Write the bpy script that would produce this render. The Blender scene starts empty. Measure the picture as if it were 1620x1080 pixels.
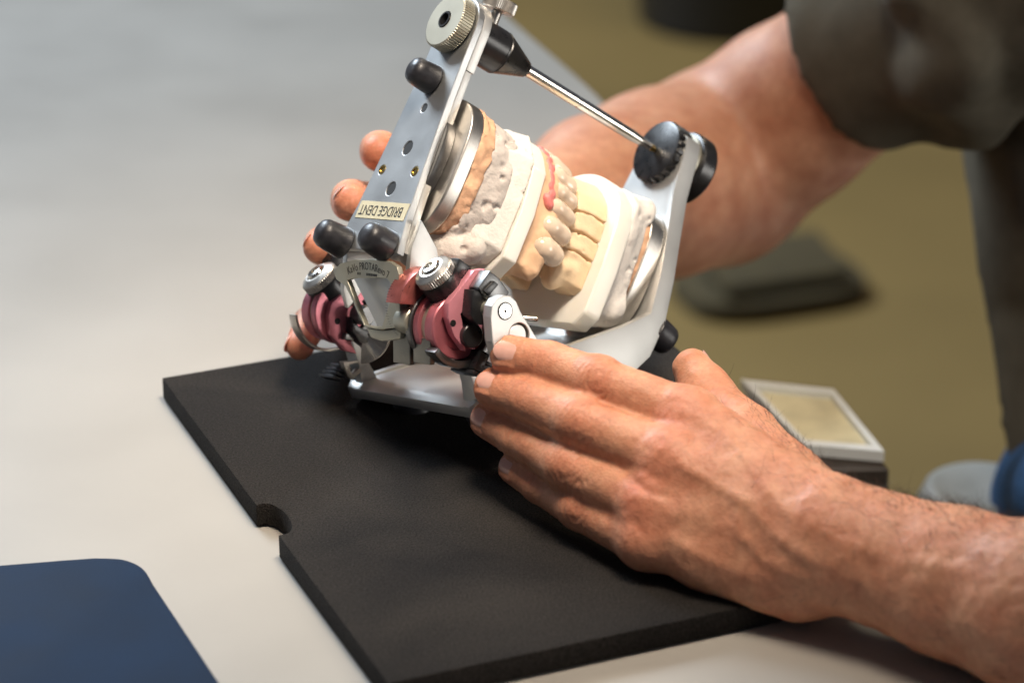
import bpy, bmesh, math, random
import numpy as np
from mathutils import Vector, Matrix
random.seed(7); RNG = np.random.default_rng(7)
S = bpy.context.scene
COL = S.collection

# ------------------------------------------------------------------ camera
FPX, PW, PH = 4500.0, 1620.0, 1080.0          # focal length and frame of the photograph in pixels (100 mm lens)
PITCH = math.radians(24.0)
CAMH = 0.4985                                   # height above the desk top
C = np.array([0.0, 0.0, CAMH])
FWD = np.array([0, math.cos(PITCH), -math.sin(PITCH)]); RGT = np.array([1.0, 0, 0]); DWN = np.cross(FWD, RGT)
CW = np.stack([RGT, DWN, FWD], 1)               # camera axes (x right, y down, z ahead) -> world
cam_d = bpy.data.cameras.new('camera'); cam = bpy.data.objects.new('camera', cam_d); COL.objects.link(cam)
cam_d.lens = 100.0; cam_d.sensor_width = 36.0; cam_d.clip_start = 0.05; cam_d.clip_end = 60
cam.location = C; cam.rotation_euler = (math.radians(90) - PITCH, 0, 0)
cam_d.dof.use_dof = True; cam_d.dof.focus_distance = 1.08; cam_d.dof.aperture_fstop = 7.5
S.camera = cam

# ------------------------------------------------------------------ light
w = bpy.data.worlds.new('World'); S.world = w; w.use_nodes = True
bg = w.node_tree.nodes['Background']; bg.inputs[0].default_value = (0.80, 0.84, 1.0, 1); bg.inputs[1].default_value = 0.10
def area(name, loc, target, size, power, color, sy=None):
    d = bpy.data.lights.new(name, 'AREA'); d.energy = power; d.color = color; d.size = size
    if sy: d.shape = 'RECTANGLE'; d.size_y = sy
    o = bpy.data.objects.new(name, d); COL.objects.link(o); o.location = loc
    o.rotation_euler = (Vector(target) - Vector(loc)).to_track_quat('-Z', 'Y').to_euler(); return o
area('bench_lamp', (0.08, 0.84, 0.80), (-0.03, 1.03, 0.05), 0.26, 0.98, (1.0, 0.85, 0.69), 0.20).data.spread = math.radians(52)
area('window', (-1.7, 3.4, 2.1), (-0.55, 2.1, 0.0), 1.5, 170.0, (0.78, 0.89, 1.0), 1.2)
area('side_window', (2.3, 0.22, 0.20), (0.0, 1.05, 0.08), 0.8, 3.0, (1.0, 0.96, 0.90), 0.8).data.spread = math.radians(70)
area('room_fill', (0.5, 3.2, 2.3), (0.3, 2.3, -0.7), 1.0, 14.0, (1.0, 0.86, 0.62), 0.6)  # added warm fill for the floor and far arm, no fitting known there
S.view_settings.view_transform = 'Standard'; S.view_settings.look = 'None'; S.view_settings.exposure = 0.0; S.view_settings.gamma = 1.0
S.render.engine = 'CYCLES'

# ------------------------------------------------------------------ pixel -> place helpers (mm in camera space / articulator space)
def cs(px, py, depth):                           # camera-space point in mm, depth in m
    return np.array([(px - 810) / FPX, (py - 540) / FPX, 1.0]) * depth * 1000.0
def c2w(P):                                      # camera mm -> world m
    return C + (np.asarray(P, float) / 1000.0) @ CW.T
def on_z(px, py, z):
    d = CW @ np.array([(px - 810) / FPX, (py - 540) / FPX, 1.0]); t = (z - C[2]) / d[2]; return C + d * t
AR = np.array([[0.579, 0.366, -0.729], [0.078, -0.914, -0.397], [-0.812, 0.173, -0.558]])
_u, _, _v = np.linalg.svd(AR); AR = _u @ _v      # articulator axes (lateral, anterior, up) in camera space
AT = np.array([-39.6, -76.7, 1100.0])
ACL = -AR.T @ AT
def L(px, py, ax, val):                          # pixel -> articulator mm, on the plane ax = val
    d = AR.T @ np.array([(px - 810) / FPX, (py - 540) / FPX, 1.0]); i = 'xyz'.index(ax)
    return ACL + d * ((val - ACL[i]) / d[i])
def LP(px, py, P0, n):
    P0 = np.asarray(P0, float); n = np.asarray(n, float)
    d = AR.T @ np.array([(px - 810) / FPX, (py - 540) / FPX, 1.0]); return ACL + d * (((P0 - ACL) @ n) / (d @ n))
def A2C(P): return np.asarray(P, float) @ AR.T + AT       # articulator mm -> camera mm
ART_ROT = Matrix((CW @ AR).tolist())

# ------------------------------------------------------------------ materials
def nodes_mat(name):
    m = bpy.data.materials.new(name); m.use_nodes = True; nt = m.node_tree; b = nt.nodes['Principled BSDF']; return m, nt, b
def mat(name, col, rough=0.5, metal=0.0, var=0.08, scale=60.0, bump=0.0, bscale=400.0, spec=0.5, sss=0.0, sssr=(1, .4, .2), ssss=0.002, coat=0.0, rvar=0.1, aniso=0.0, detail=4.0, stretch=None):
    m, nt, b = nodes_mat(name); N = nt.nodes.new; K = nt.links.new
    tc = N('ShaderNodeTexCoord'); src = tc.outputs['Object']
    if stretch:
        mp = N('ShaderNodeMapping'); mp.inputs['Scale'].default_value = stretch; K(src, mp.inputs[0]); src = mp.outputs[0]
    n1 = N('ShaderNodeTexNoise'); n1.inputs['Scale'].default_value = scale; n1.inputs['Detail'].default_value = detail; K(src, n1.inputs['Vector'])
    r = N('ShaderNodeValToRGB'); r.color_ramp.elements[0].position = 0.3; r.color_ramp.elements[1].position = 0.7
    r.color_ramp.elements[0].color = tuple(c * (1 - var) for c in col) + (1,); r.color_ramp.elements[1].color = tuple(min(1, c * (1 + var)) for c in col) + (1,)
    K(n1.outputs['Fac'], r.inputs[0]); K(r.outputs[0], b.inputs['Base Color'])
    n2 = N('ShaderNodeTexNoise'); n2.inputs['Scale'].default_value = bscale; n2.inputs['Detail'].default_value = 3; K(src, n2.inputs['Vector'])
    mr = N('ShaderNodeMapRange'); mr.inputs[3].default_value = max(0.02, rough - rvar); mr.inputs[4].default_value = min(1, rough + rvar); K(n1.outputs['Fac'], mr.inputs[0]); K(mr.outputs[0], b.inputs['Roughness'])
    b.inputs['Metallic'].default_value = metal; b.inputs['Specular IOR Level'].default_value = spec
    if bump:
        bp = N('ShaderNodeBump'); bp.inputs['Strength'].default_value = bump; bp.inputs['Distance'].default_value = 0.0004; K(n2.outputs['Fac'], bp.inputs['Height']); K(bp.outputs[0], b.inputs['Normal'])
    if sss:
        b.inputs['Subsurface Weight'].default_value = sss; b.inputs['Subsurface Radius'].default_value = sssr; b.inputs['Subsurface Scale'].default_value = ssss
    if coat: b.inputs['Coat Weight'].default_value = coat; b.inputs['Coat Roughness'].default_value = 0.15
    return m
M = {}
M['alu'] = mat('satin_aluminium', (.50, .51, .51), .40, .9, .06, 45, .10, 2500, rvar=.15, detail=8)
M['alu_matt'] = mat('blasted_aluminium', (.62, .62, .60), .46, .85, .05, 50, .16, 3000)
M['alu_warm'] = mat('engraved_aluminium', (.46, .44, .36), .46, .75, .04, 60, .08, 3000)
M['steel'] = mat('brushed_steel', (.50, .47, .43), .37, 1.0, .08, 300, .08, 2500, stretch=(1, 1, 8))
M['chrome'] = mat('polished_steel', (.72, .69, .64), .16, 1.0, .05, 200, .03, 2000)
M['darksteel'] = mat('dark_steel', (.16, .16, .16), .34, .9, .12, 150, .06, 1500)
M['black'] = mat('black_plastic', (.012, .012, .013), .30, 0, .3, 200, .05, 900, rvar=.12)
M['rubber'] = mat('black_rubber', (.022, .022, .026), .40, 0, .35, 260, .22, 700, rvar=.18)
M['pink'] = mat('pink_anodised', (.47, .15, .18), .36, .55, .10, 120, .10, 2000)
M['pinklit'] = mat('pink_anodised_lit', (.74, .29, .35), .42, .40, .06, 120, .08, 2000)  # brighter copy of the pink, side light on the bracket put into its colour
M['copper'] = mat('copper_pink_anodised', (.55, .17, .15), .32, .7, .10, 220, .08, 2000, stretch=(1, 1, 6))
M['brass'] = mat('brass', (.55, .40, .15), .25, 1.0, .1, 400)
M['hole'] = mat('dark_bore', (.008, .008, .008), .6, 0, .2)
M['ink'] = mat('black_ink', (.02, .02, .02), .6, 0, .1)
M['etch'] = mat('etched_marking', (.055, .05, .045), .5, .3, .1)
M['labeltape'] = mat('label_tape', (.58, .54, .38), .38, .0, .05, 90, .05, 800)
M['plaster'] = mat('white_plaster', (.74, .70, .65), .85, 0, .06, 180, .6, 900, spec=.25)
M['plastergrey'] = mat('grey_plaster', (.56, .51, .47), .85, 0, .14, 160, 1.0, 650, spec=.25)
M['orange'] = mat('orange_stone', (.66, .40, .25), .8, 0, .18, 240, .4, 1500, spec=.25)
M['disc'] = mat('milky_plastic', (.80, .78, .71), .35, 0, .02, 80, .03, 700, sss=.5, sssr=(1, .95, .8), ssss=.004)
M['stone'] = mat('beige_die_stone', (.72, .47, .29), .62, 0, .05, 130, .18, 1600, spec=.35)
M['die'] = mat('lit_die_stone', (.80, .60, .385), .6, 0, .05, 130, .3, 1200, spec=.35)  # paler copy of the beige stone, light on the lower dies put into the colour
M['ceramic'] = mat('ceramic', (.72, .585, .455), .18, 0, .05, 160, .04, 500, sss=.35, sssr=(1, .8, .6), ssss=.002, coat=.3, rvar=.06)
M['gum'] = mat('pink_gum_silicone', (.72, .22, .20), .42, 0, .10, 350, .5, 1300, sss=.2)
M['foam'] = mat('black_foam', (.036, .032, .029), .95, 0, .34, 22, 1.0, 1300, spec=.12)
def foam_mat():
    m, nt, b = nodes_mat('black_foam'); N = nt.nodes.new; K = nt.links.new; tc = N('ShaderNodeTexCoord')
    n1 = N('ShaderNodeTexNoise'); n1.inputs['Scale'].default_value = 11; n1.inputs['Detail'].default_value = 6; n1.inputs['Distortion'].default_value = .6; K(tc.outputs['Object'], n1.inputs['Vector'])
    v = N('ShaderNodeTexVoronoi'); v.inputs['Scale'].default_value = 1700; K(tc.outputs['Object'], v.inputs['Vector'])
    n2 = N('ShaderNodeTexNoise'); n2.inputs['Scale'].default_value = 1300; n2.inputs['Detail'].default_value = 4; K(tc.outputs['Object'], n2.inputs['Vector'])
    r = N('ShaderNodeValToRGB'); e = r.color_ramp.elements; e[0].position = .32; e[1].position = .70; e[0].color = (.015, .0135, .0125, 1); e[1].color = (.050, .046, .043, 1); K(n2.outputs['Fac'], r.inputs[0])
    r1 = N('ShaderNodeValToRGB'); e = r1.color_ramp.elements; e[0].position = .35; e[1].position = .68; e[0].color = (.46, .46, .48, 1); e[1].color = (1.1, 1.04, .96, 1); K(n1.outputs['Fac'], r1.inputs[0])
    mx = N('ShaderNodeMix'); mx.data_type = 'RGBA'; mx.blend_type = 'MULTIPLY'; mx.inputs['Factor'].default_value = 1; K(r.outputs[0], mx.inputs['A']); K(r1.outputs[0], mx.inputs['B']); K(mx.outputs['Result'], b.inputs['Base Color'])
    bp = N('ShaderNodeBump'); bp.inputs['Strength'].default_value = .9; bp.inputs['Distance'].default_value = .0006; K(v.outputs['Distance'], bp.inputs['Height']); K(bp.outputs[0], b.inputs['Normal'])
    b.inputs['Roughness'].default_value = .95; b.inputs['Specular IOR Level'].default_value = .15; return m
M['foam'] = foam_mat()
M['tabsteel'] = mat('tab_steel', (.24, .23, .20), .38, .9, .08, 300, .05, 2500)
M['bluemat'] = mat('blue_mat', (.008, .021, .050), .75, 0, .22, 24, .25, 900, spec=.14)
M['desk'] = mat('desk_laminate', (.365, .345, .312), .45, 0, .06, 9, .03, 900, spec=.4, rvar=.14, detail=8)
M['floor'] = mat('olive_floor', (.185, .122, .036), .6, 0, .14, 2.2, .0)
M['darkwood'] = mat('dark_brown_board', (.030, .022, .016), .5, 0, .2)
M['tray'] = mat('white_tray', (.72, .74, .72), .35, 0, .04, 40)
M['wax'] = mat('cream_residue', (.62, .56, .36), .5, 0, .15, 60)
M['shirt'] = mat('grey_jersey', (.125, .112, .084), .9, 0, .12, 90, .6, 2500, spec=.15)
M['jeans'] = mat('blue_denim', (.045, .11, .24), .85, 0, .15, 200, .5, 2500, spec=.15)
M['dimbrown'] = mat('floor_shade_brown', (.062, .046, .018), .9, 0, .2)  # dark tone of the shaded floor, for the added block
M['grey'] = mat('grey_vinyl', (.34, .36, .35), .45, 0, .1, 40)
M['nail'] = mat('fingernail', (.72, .40, .33), .20, 0, .05, 300, .05, 900, sss=.25, sssr=(1, .4, .25), ssss=.0015, rvar=.05)
M['nailedge'] = mat('fingernail_edge', (.72, .58, .48), .32, 0, .05)
M['hair'] = mat('dark_hair', (.035, .022, .014), .5, 0, .2)

def skin_mat():
    m, nt, b = nodes_mat('skin'); N = nt.nodes.new; K = nt.links.new
    tc = N('ShaderNodeTexCoord'); o = tc.outputs['Object']
    at = N('ShaderNodeAttribute'); at.attribute_name = 'red'
    n1 = N('ShaderNodeTexNoise'); n1.inputs['Scale'].default_value = 75; n1.inputs['Detail'].default_value = 6; n1.inputs['Roughness'].default_value = .6; K(o, n1.inputs['Vector'])
    r = N('ShaderNodeValToRGB'); e = r.color_ramp.elements; e[0].position = .3; e[1].position = .72
    e[0].color = (.50, .205, .115, 1); e[1].color = (.70, .365, .225, 1); K(n1.outputs['Fac'], r.inputs[0])
    mx = N('ShaderNodeMix'); mx.data_type = 'RGBA'; mx.inputs['B'].default_value = (.60, .17, .10, 1)
    K(at.outputs['Fac'], mx.inputs['Factor']); K(r.outputs[0], mx.inputs['A'])
    n3 = N('ShaderNodeTexNoise'); n3.inputs['Scale'].default_value = 520; n3.inputs['Detail'].default_value = 3; K(o, n3.inputs['Vector'])
    mu = N('ShaderNodeMix'); mu.data_type = 'RGBA'; mu.blend_type = 'MULTIPLY'; mu.inputs['Factor'].default_value = .3; K(mx.outputs['Result'], mu.inputs['A'])
    r2 = N('ShaderNodeValToRGB'); r2.color_ramp.elements[0].color = (.55, .5, .45, 1); r2.color_ramp.elements[0].position = .3; r2.color_ramp.elements[1].position = .6; K(n3.outputs['Fac'], r2.inputs[0]); K(r2.outputs[0], mu.inputs['B'])
    K(mu.outputs['Result'], b.inputs['Base Color'])
    v = N('ShaderNodeTexVoronoi'); v.inputs['Scale'].default_value = 900; K(o, v.inputs['Vector'])
    n2 = N('ShaderNodeTexNoise'); n2.inputs['Scale'].default_value = 420; n2.inputs['Detail'].default_value = 4; K(o, n2.inputs['Vector'])
    ad = N('ShaderNodeMath'); ad.operation = 'ADD'; K(v.outputs['Distance'], ad.inputs[0]); K(n2.outputs['Fac'], ad.inputs[1])
    bp = N('ShaderNodeBump'); bp.inputs['Strength'].default_value = .34; bp.inputs['Distance'].default_value = .0003; K(ad.outputs[0], bp.inputs['Height']); K(bp.outputs[0], b.inputs['Normal'])
    b.inputs['Roughness'].default_value = .52; b.inputs['Specular IOR Level'].default_value = .36
    b.inputs['Subsurface Weight'].default_value = .28; b.inputs['Subsurface Radius'].default_value = (1, .35, .18); b.inputs['Subsurface Scale'].default_value = .0028
    return m
M['skin'] = skin_mat()

# ------------------------------------------------------------------ object helpers
def tag(o, label=None, cat=None, group=None, kind=None):
    for k, v in (('label', label), ('category', cat), ('group', group), ('kind', kind)):
        if v: o[k] = v
    return o
def empty(name, matrix):
    o = bpy.data.objects.new(name, None); COL.objects.link(o); o.empty_display_size = .02; o.matrix_world = matrix; return o
def finish(name, me, m, parent=None, smooth=30):
    o = bpy.data.objects.new(name, me); COL.objects.link(o)
    if m: me.materials.append(m)
    if smooth:
        me.polygons.foreach_set('use_smooth', np.ones(len(me.polygons), bool))
        if smooth < 180: me.set_sharp_from_angle(angle=math.radians(smooth))
    if parent: o.parent = parent
    return o
class Frame:                                     # a thing whose parts are written in mm of one local frame
    def __init__(s, root, off): s.root, s.off = root, np.asarray(off, float)
    def build(s, name, bm, m, parent=None, smooth=30):
        bmesh.ops.recalc_face_normals(bm, faces=bm.faces)
        me = bpy.data.meshes.new(name); bm.to_mesh(me); bm.free()
        n = len(me.vertices); co = np.empty(n * 3); me.vertices.foreach_get('co', co)
        co = (co.reshape(-1, 3) - s.off) / 1000.0; me.vertices.foreach_set('co', co.ravel()); me.update()
        return finish(name, me, m, parent or s.root, smooth)
def bevel(bm, off, seg=2, ang=30):
    es = [e for e in bm.edges if len(e.link_faces) == 2 and e.calc_face_angle(0) > math.radians(ang)]
    bmesh.ops.bevel(bm, geom=es, offset=off, segments=seg, affect='EDGES', profile=.6, clamp_overlap=True)
def frame_of(ax):
    ax = Vector(ax).normalized(); t = Vector((0, 0, 1)) if abs(ax.z) < .9 else Vector((0, 1, 0))
    u = t.cross(ax).normalized(); v = ax.cross(u); return u, v, ax
def prism(outs, P0, U, V, Nn, h0, h1, holes=(), bev=0.0, seg=2):
    """outline(s) in the (U,V) plane through P0, from h0 to h1 along Nn; holes go right through"""
    P0, U, V, Nn = (np.asarray(a, float) for a in (P0, U, V, Nn))
    bm = bmesh.new(); loops = [outs] + list(holes); lay = []
    for h in (h0, h1):
        es = []; ls = []
        for lp in loops:
            vs = [bm.verts.new(P0 + U * a + V * b + Nn * h) for a, b in lp]; ls.append(vs)
            for i in range(len(vs)): es.append(bm.edges.new((vs[i], vs[(i + 1) % len(vs)])))
        if len(loops) == 1: bm.faces.new(ls[0])
        else: bmesh.ops.triangle_fill(bm, use_beauty=True, edges=es)
        lay.append(ls)
    for a, b in zip(*lay):
        for i in range(len(a)): j = (i + 1) % len(a); bm.faces.new((a[i], a[j], b[j], b[i]))
    bmesh.ops.recalc_face_normals(bm, faces=bm.faces)
    if bev:
        bmesh.ops.dissolve_limit(bm, angle_limit=.01, verts=bm.verts, edges=bm.edges) if len(loops) > 1 else None
        bevel(bm, bev, seg)
    return bm
def pz(o, z0, z1, holes=(), bev=0, seg=2): return prism(o, (0, 0, 0), (1, 0, 0), (0, 1, 0), (0, 0, 1), z0, z1, holes, bev, seg)
def pxx(o, x0, x1, holes=(), bev=0, seg=2): return prism(o, (0, 0, 0), (0, 1, 0), (0, 0, 1), (1, 0, 0), x0, x1, holes, bev, seg)
def circ(c, r, n=24, ry=None): return [(c[0] + r * math.cos(2 * math.pi * i / n), c[1] + (ry or r) * math.sin(2 * math.pi * i / n)) for i in range(n)]
def lathe(prof, P, ax, n=40, rib=0, ribd=0.0, a0=0.0, a1=2 * math.pi, bm=None):
    """profile [(radius, height)] turned about ax through P; rib: every second vertex pulled in (knurling)"""
    bm = bm or bmesh.new(); u, v, ax = frame_of(ax); P = Vector(P); full = abs(a1 - a0 - 2 * math.pi) < 1e-6
    rings = []; cnt = n if full else n + 1
    for k, pr in enumerate(prof):
        r, h = pr[0], pr[1]; ribbed = len(pr) > 2 and rib
        if r < 1e-6 and full: rings.append([bm.verts.new(P + ax * h)]); continue
        ring = []
        for i in range(cnt):
            t = a0 + (a1 - a0) * i / n; rr = r
            if ribbed: rr = r - (ribd if (i * rib // n * 2 + (1 if (i * rib / n) % 1 >= .5 else 0)) % 2 else 0)
            ring.append(bm.verts.new(P + ax * h + (u * math.cos(t) + v * math.sin(t)) * rr))
        rings.append(ring)
    for a, b in zip(rings, rings[1:]):
        if len(a) == 1 and len(b) == 1: continue
        m_ = max(len(a), len(b)); rng = range(m_ if full else m_ - 1)
        for i in rng:
            j = (i + 1) % m_
            if len(a) == 1: bm.faces.new((a[0], b[i], b[j]))
            elif len(b) == 1: bm.faces.new((a[i], a[j], b[0]))
            else: bm.faces.new((a[i], a[j], b[j], b[i]))
    if full:
        for r_ in (rings[0], rings[-1]):
            if len(r_) > 1: bm.faces.new(r_)
    elif True:
        for i in (0, -1): 
            try: bm.faces.new([r_[i] for r_ in rings])
            except ValueError: pass
        try:
            bm.faces.new([v_ for v_ in rings[0]] ) if False else None
        except ValueError: pass
    return bm
def ring_sector(P, ax, r0, r1, h0, h1, a0, a1, n=28, ref=None, bev=0.0):
    u, v, ax = frame_of(ax); bm = bmesh.new(); P = Vector(P); st = []
    for i in range(n + 1):
        t = a0 + (a1 - a0) * i / n; d = u * math.cos(t) + v * math.sin(t)
        st.append([bm.verts.new(P + d * r + ax * h) for r, h in ((r0, h0), (r1, h0), (r1, h1), (r0, h1))])
    for a, b in zip(st, st[1:]):
        for k in range(4): bm.faces.new((a[k], a[(k + 1) % 4], b[(k + 1) % 4], b[k]))
    bm.faces.new(st[0]); bm.faces.new(st[-1][::-1]); bmesh.ops.recalc_face_normals(bm, faces=bm.faces)
    if bev: bevel(bm, bev, 2, 40)
    return bm
def box(c, s, bev=.4, rot=None, seg=2):
    bm = bmesh.new(); m = Matrix.Translation(Vector(c)) @ (rot.to_4x4() if rot else Matrix.Identity(4)) @ Matrix.Diagonal((s[0], s[1], s[2], 1))
    bmesh.ops.create_cube(bm, size=1, matrix=m); 
    if bev: bevel(bm, bev, seg)
    return bm
def join(*bms):
    out = bms[0]
    for b in bms[1:]:
        me = bpy.data.meshes.new('t'); b.to_mesh(me); out.from_mesh(me); bpy.data.meshes.remove(me); b.free()
    return out
def text_bm(txt, size, P, U, V, Nn, depth=.15, align='CENTER', spacing=1.0, arc=None, xscale=1.0):
    cu = bpy.data.curves.new('t', 'FONT'); cu.body = txt; cu.size = size; cu.align_x = align; cu.align_y = 'CENTER'; cu.extrude = depth / 2; cu.space_character = spacing; cu.resolution_u = 4
    o = bpy.data.objects.new('t', cu); COL.objects.link(o); dg = bpy.context.evaluated_depsgraph_get(); me = bpy.data.meshes.new_from_object(o.evaluated_get(dg))
    bpy.data.objects.remove(o); bpy.data.curves.remove(cu)
    P, U, V, Nn = (np.asarray(a, float) for a in (P, U, V, Nn)); bm = bmesh.new(); bm.from_mesh(me); bpy.data.meshes.remove(me)
    for v in bm.verts:
        x, y, z = v.co; x *= xscale
        if arc: t = x / arc; x, y = (arc + y) * math.sin(t), (arc + y) * math.cos(t) - arc
        v.co = Vector(P + U * x + V * y + Nn * z)
    return bm

# ------------------------------------------------------------------ implicit surfaces (for casts, hands, cloth)
def vnoise(P, scale, seed=0):
    q = P / scale + seed * 17.31; i = np.floor(q).astype(np.int64); fr = q - i; fr = fr * fr * (3 - 2 * fr); out = 0
    for dx in (0, 1):
        for dy in (0, 1):
            for dz in (0, 1):
                h = ((i[..., 0] + dx) * 374761393 + (i[..., 1] + dy) * 668265263 + (i[..., 2] + dz) * 2147483647 + seed * 974711) & 0x7fffffff
                h = ((h ^ (h >> 13)) * 1274126177) & 0x7fffffff; h = (h ^ (h >> 16)) & 0xffff
                w_ = (fr[..., 0] if dx else 1 - fr[..., 0]) * (fr[..., 1] if dy else 1 - fr[..., 1]) * (fr[..., 2] if dz else 1 - fr[..., 2])
                out = out + w_ * (h / 32768.0 - 1)
    return out
class Field:
    def __init__(s, lo, hi, h):
        s.lo = np.asarray(lo, float); s.h = h; s.n = np.ceil((np.asarray(hi, float) - s.lo) / h).astype(int) + 1
        s.g = np.full(s.n, 50.0, np.float32)
    def sub(s, lo, hi):
        a = np.clip(np.floor((np.asarray(lo) - s.lo) / s.h).astype(int), 0, s.n); b = np.clip(np.ceil((np.asarray(hi) - s.lo) / s.h).astype(int) + 1, 0, s.n)
        sl = tuple(slice(i, j) for i, j in zip(a, b)); ax = [s.lo[k] + s.h * np.arange(a[k], b[k]) for k in range(3)]
        return sl, np.stack(np.meshgrid(*ax, indexing='ij'), -1)
    def all(s): return s.sub(s.lo, s.lo + s.h * s.n)
    def blend(s, sl, d, k):
        g = s.g[sl]
        if k > 0:
            hh = np.clip(.5 + .5 * (g - d) / k, 0, 1); s.g[sl] = g * (1 - hh) + d * hh - k * hh * (1 - hh)
        else: s.g[sl] = np.minimum(g, d)
    def cone(s, a, b, ra, rb, k=3.0, flat=None):
        """rounded cone from a to b; flat=(direction, factor) squashes the section along that direction"""
        a = np.asarray(a, float); b = np.asarray(b, float); m = max(ra, rb) + k + 3
        sl, P = s.sub(np.minimum(a, b) - m, np.maximum(a, b) + m)
        if P.size == 0: return
        ab = b - a; q = P - a
        t = np.clip((q @ ab) / max(ab @ ab, 1e-9), 0, 1); e = q - t[..., None] * ab
        if flat is not None:
            n_ = np.asarray(flat[0], float); n_ = n_ / np.linalg.norm(n_); c_ = e @ n_; e = e + (c_ * (1 / flat[1] - 1))[..., None] * n_
        s.blend(sl, np.linalg.norm(e, axis=-1) - (ra + (rb - ra) * t), k)
    def ball(s, c, r, k=2.0, rad=None):
        c = np.asarray(c, float); rad = np.asarray(rad if rad is not None else (r, r, r), float); m = rad.max() + k + 2
        sl, P = s.sub(c - m, c + m)
        if P.size == 0: return
        q = (P - c) / rad; s.blend(sl, (np.linalg.norm(q, axis=-1) - 1) * rad.min(), k)
    def mesh(s):
        g = s.g; n = np.array(g.shape); ins = g < 0
        c = np.zeros(n - 1, np.int8)
        for d in np.ndindex(2, 2, 2): c += ins[d[0]:n[0] - 1 + d[0], d[1]:n[1] - 1 + d[1], d[2]:n[2] - 1 + d[2]]
        act = (c > 0) & (c < 8); ii = np.argwhere(act); idx = np.full(act.shape, -1, np.int64); idx[act] = np.arange(len(ii))
        acc = np.zeros((len(ii), 3)); cnt = np.zeros(len(ii)); cor = [np.array(d) for d in np.ndindex(2, 2, 2)]
        for A_ in cor:
            for k in range(3):
                if A_[k]: continue
                B_ = A_.copy(); B_[k] = 1
                ga = g[tuple((ii + A_).T)]; gb = g[tuple((ii + B_).T)]; x = (ga < 0) != (gb < 0)
                t = np.where(x, ga / np.where(x, ga - gb, 1), 0); p = A_ + np.outer(t, B_ - A_)
                acc[x] += p[x]; cnt[x] += 1
        V = s.lo + (ii + acc / cnt[:, None]) * s.h; F = []
        for k in range(3):
            u, v = [(1, 2), (2, 0), (0, 1)][k]
            s0 = [slice(None)] * 3; s1 = [slice(None)] * 3; s0[k] = slice(0, n[k] - 1); s1[k] = slice(1, n[k])
            a = ins[tuple(s0)]; b = ins[tuple(s1)]
            for flip in (False, True):
                e = np.argwhere(a & ~b) if not flip else np.argwhere(~a & b)
                e = e[(e[:, u] > 0) & (e[:, v] > 0) & (e[:, u] < n[u] - 1) & (e[:, v] < n[v] - 1)]
                du = np.zeros(3, int); dv = np.zeros(3, int); du[u] = 1; dv[v] = 1
                q = np.stack([idx[tuple((e - du - dv).T)], idx[tuple((e - dv).T)], idx[tuple(e.T)], idx[tuple((e - du).T)]], 1)
                F.append(q[:, ::-1] if flip else q)
        return V, np.concatenate(F)
def np_mesh(name, V, F):
    me = bpy.data.meshes.new(name); me.vertices.add(len(V)); me.vertices.foreach_set('co', np.ascontiguousarray(V, np.float32).ravel())
    k = F.shape[1]; me.loops.add(len(F) * k); me.loops.foreach_set('vertex_index', F.astype(np.int32).ravel()); me.polygons.add(len(F))
    me.polygons.foreach_set('loop_start', np.arange(0, len(F) * k, k, dtype=np.int32)); me.update(calc_edges=True); me.validate(); return me
def relax(V, F, it=1, lam=.5):
    for _ in range(it):
        acc = np.zeros_like(V); cnt = np.zeros(len(V))
        for a, b in ((0, 1), (1, 2), (2, 3), (3, 0)):
            for i, j in ((a, b), (b, a)): np.add.at(acc, F[:, i], V[F[:, j]]); np.add.at(cnt, F[:, i], 1)
        V = V + lam * (acc / np.maximum(cnt, 1)[:, None] - V)
    return V
def vnormals(V, F):
    n = np.cross(V[F[:, 2]] - V[F[:, 0]], V[F[:, 3]] - V[F[:, 1]]); N_ = np.zeros_like(V)
    for k in range(4): np.add.at(N_, F[:, k], n)
    return N_ / np.maximum(np.linalg.norm(N_, axis=1), 1e-12)[:, None]

# ================================================================== SETTING
def world_prism(name, pts, z0, z1, m, bev=0.0, seg=3, holes=()):
    bm = prism(pts, (0, 0, 0), (1, 0, 0), (0, 1, 0), (0, 0, 1), z0, z1, holes, bev, seg)
    bmesh.ops.recalc_face_normals(bm, faces=bm.faces)
    me = bpy.data.meshes.new(name); bm.to_mesh(me); bm.free(); return finish(name, me, m, None, 35)
FLOORZ = -0.73
fl = world_prism('floor', [(-6, -3), (7, -3), (7, 9), (-6, 9)], FLOORZ - .05, FLOORZ, M['floor']); tag(fl, 'olive brown floor below the desk', 'floor', kind='structure')
def gz(px, py, z): p = on_z(px, py, z); return (p[0], p[1])
def arcpts(P, n=10):                              # Catmull-Rom through points
    P = [np.array(p) for p in P]; out = []
    for i in range(len(P) - 1):
        p0, p1, p2, p3 = P[max(i - 1, 0)], P[i], P[i + 1], P[min(i + 2, len(P) - 1)]
        for k in range(n):
            t = k / n; out.append(tuple(.5 * ((2 * p1) + (-p0 + p2) * t + (2 * p0 - 5 * p1 + 4 * p2 - p3) * t * t + (-p0 + 3 * p1 - 3 * p2 + p3) * t ** 3)))
    out.append(tuple(P[-1])); return out
far = gz(600, -165, 0)
edge = arcpts([gz(600, -165, 0), gz(800, 22, 0), gz(968, 176, 0), gz(1010, 300, 0), gz(1010, 430, 0), gz(1060, 580, 0), gz(1180, 720, 0), gz(1380, 825, 0), gz(1560, 868, 0), gz(1760, 900, 0)])
desk = world_prism('desk', [(-1.1, .62), (-1.1, far[1])] + edge + [(edge[-1][0], .62)], -.028, 0, M['desk'], .002)
tag(desk, 'pale grey desk with a curved cut-out edge under the black foam mat', 'desk')
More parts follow.
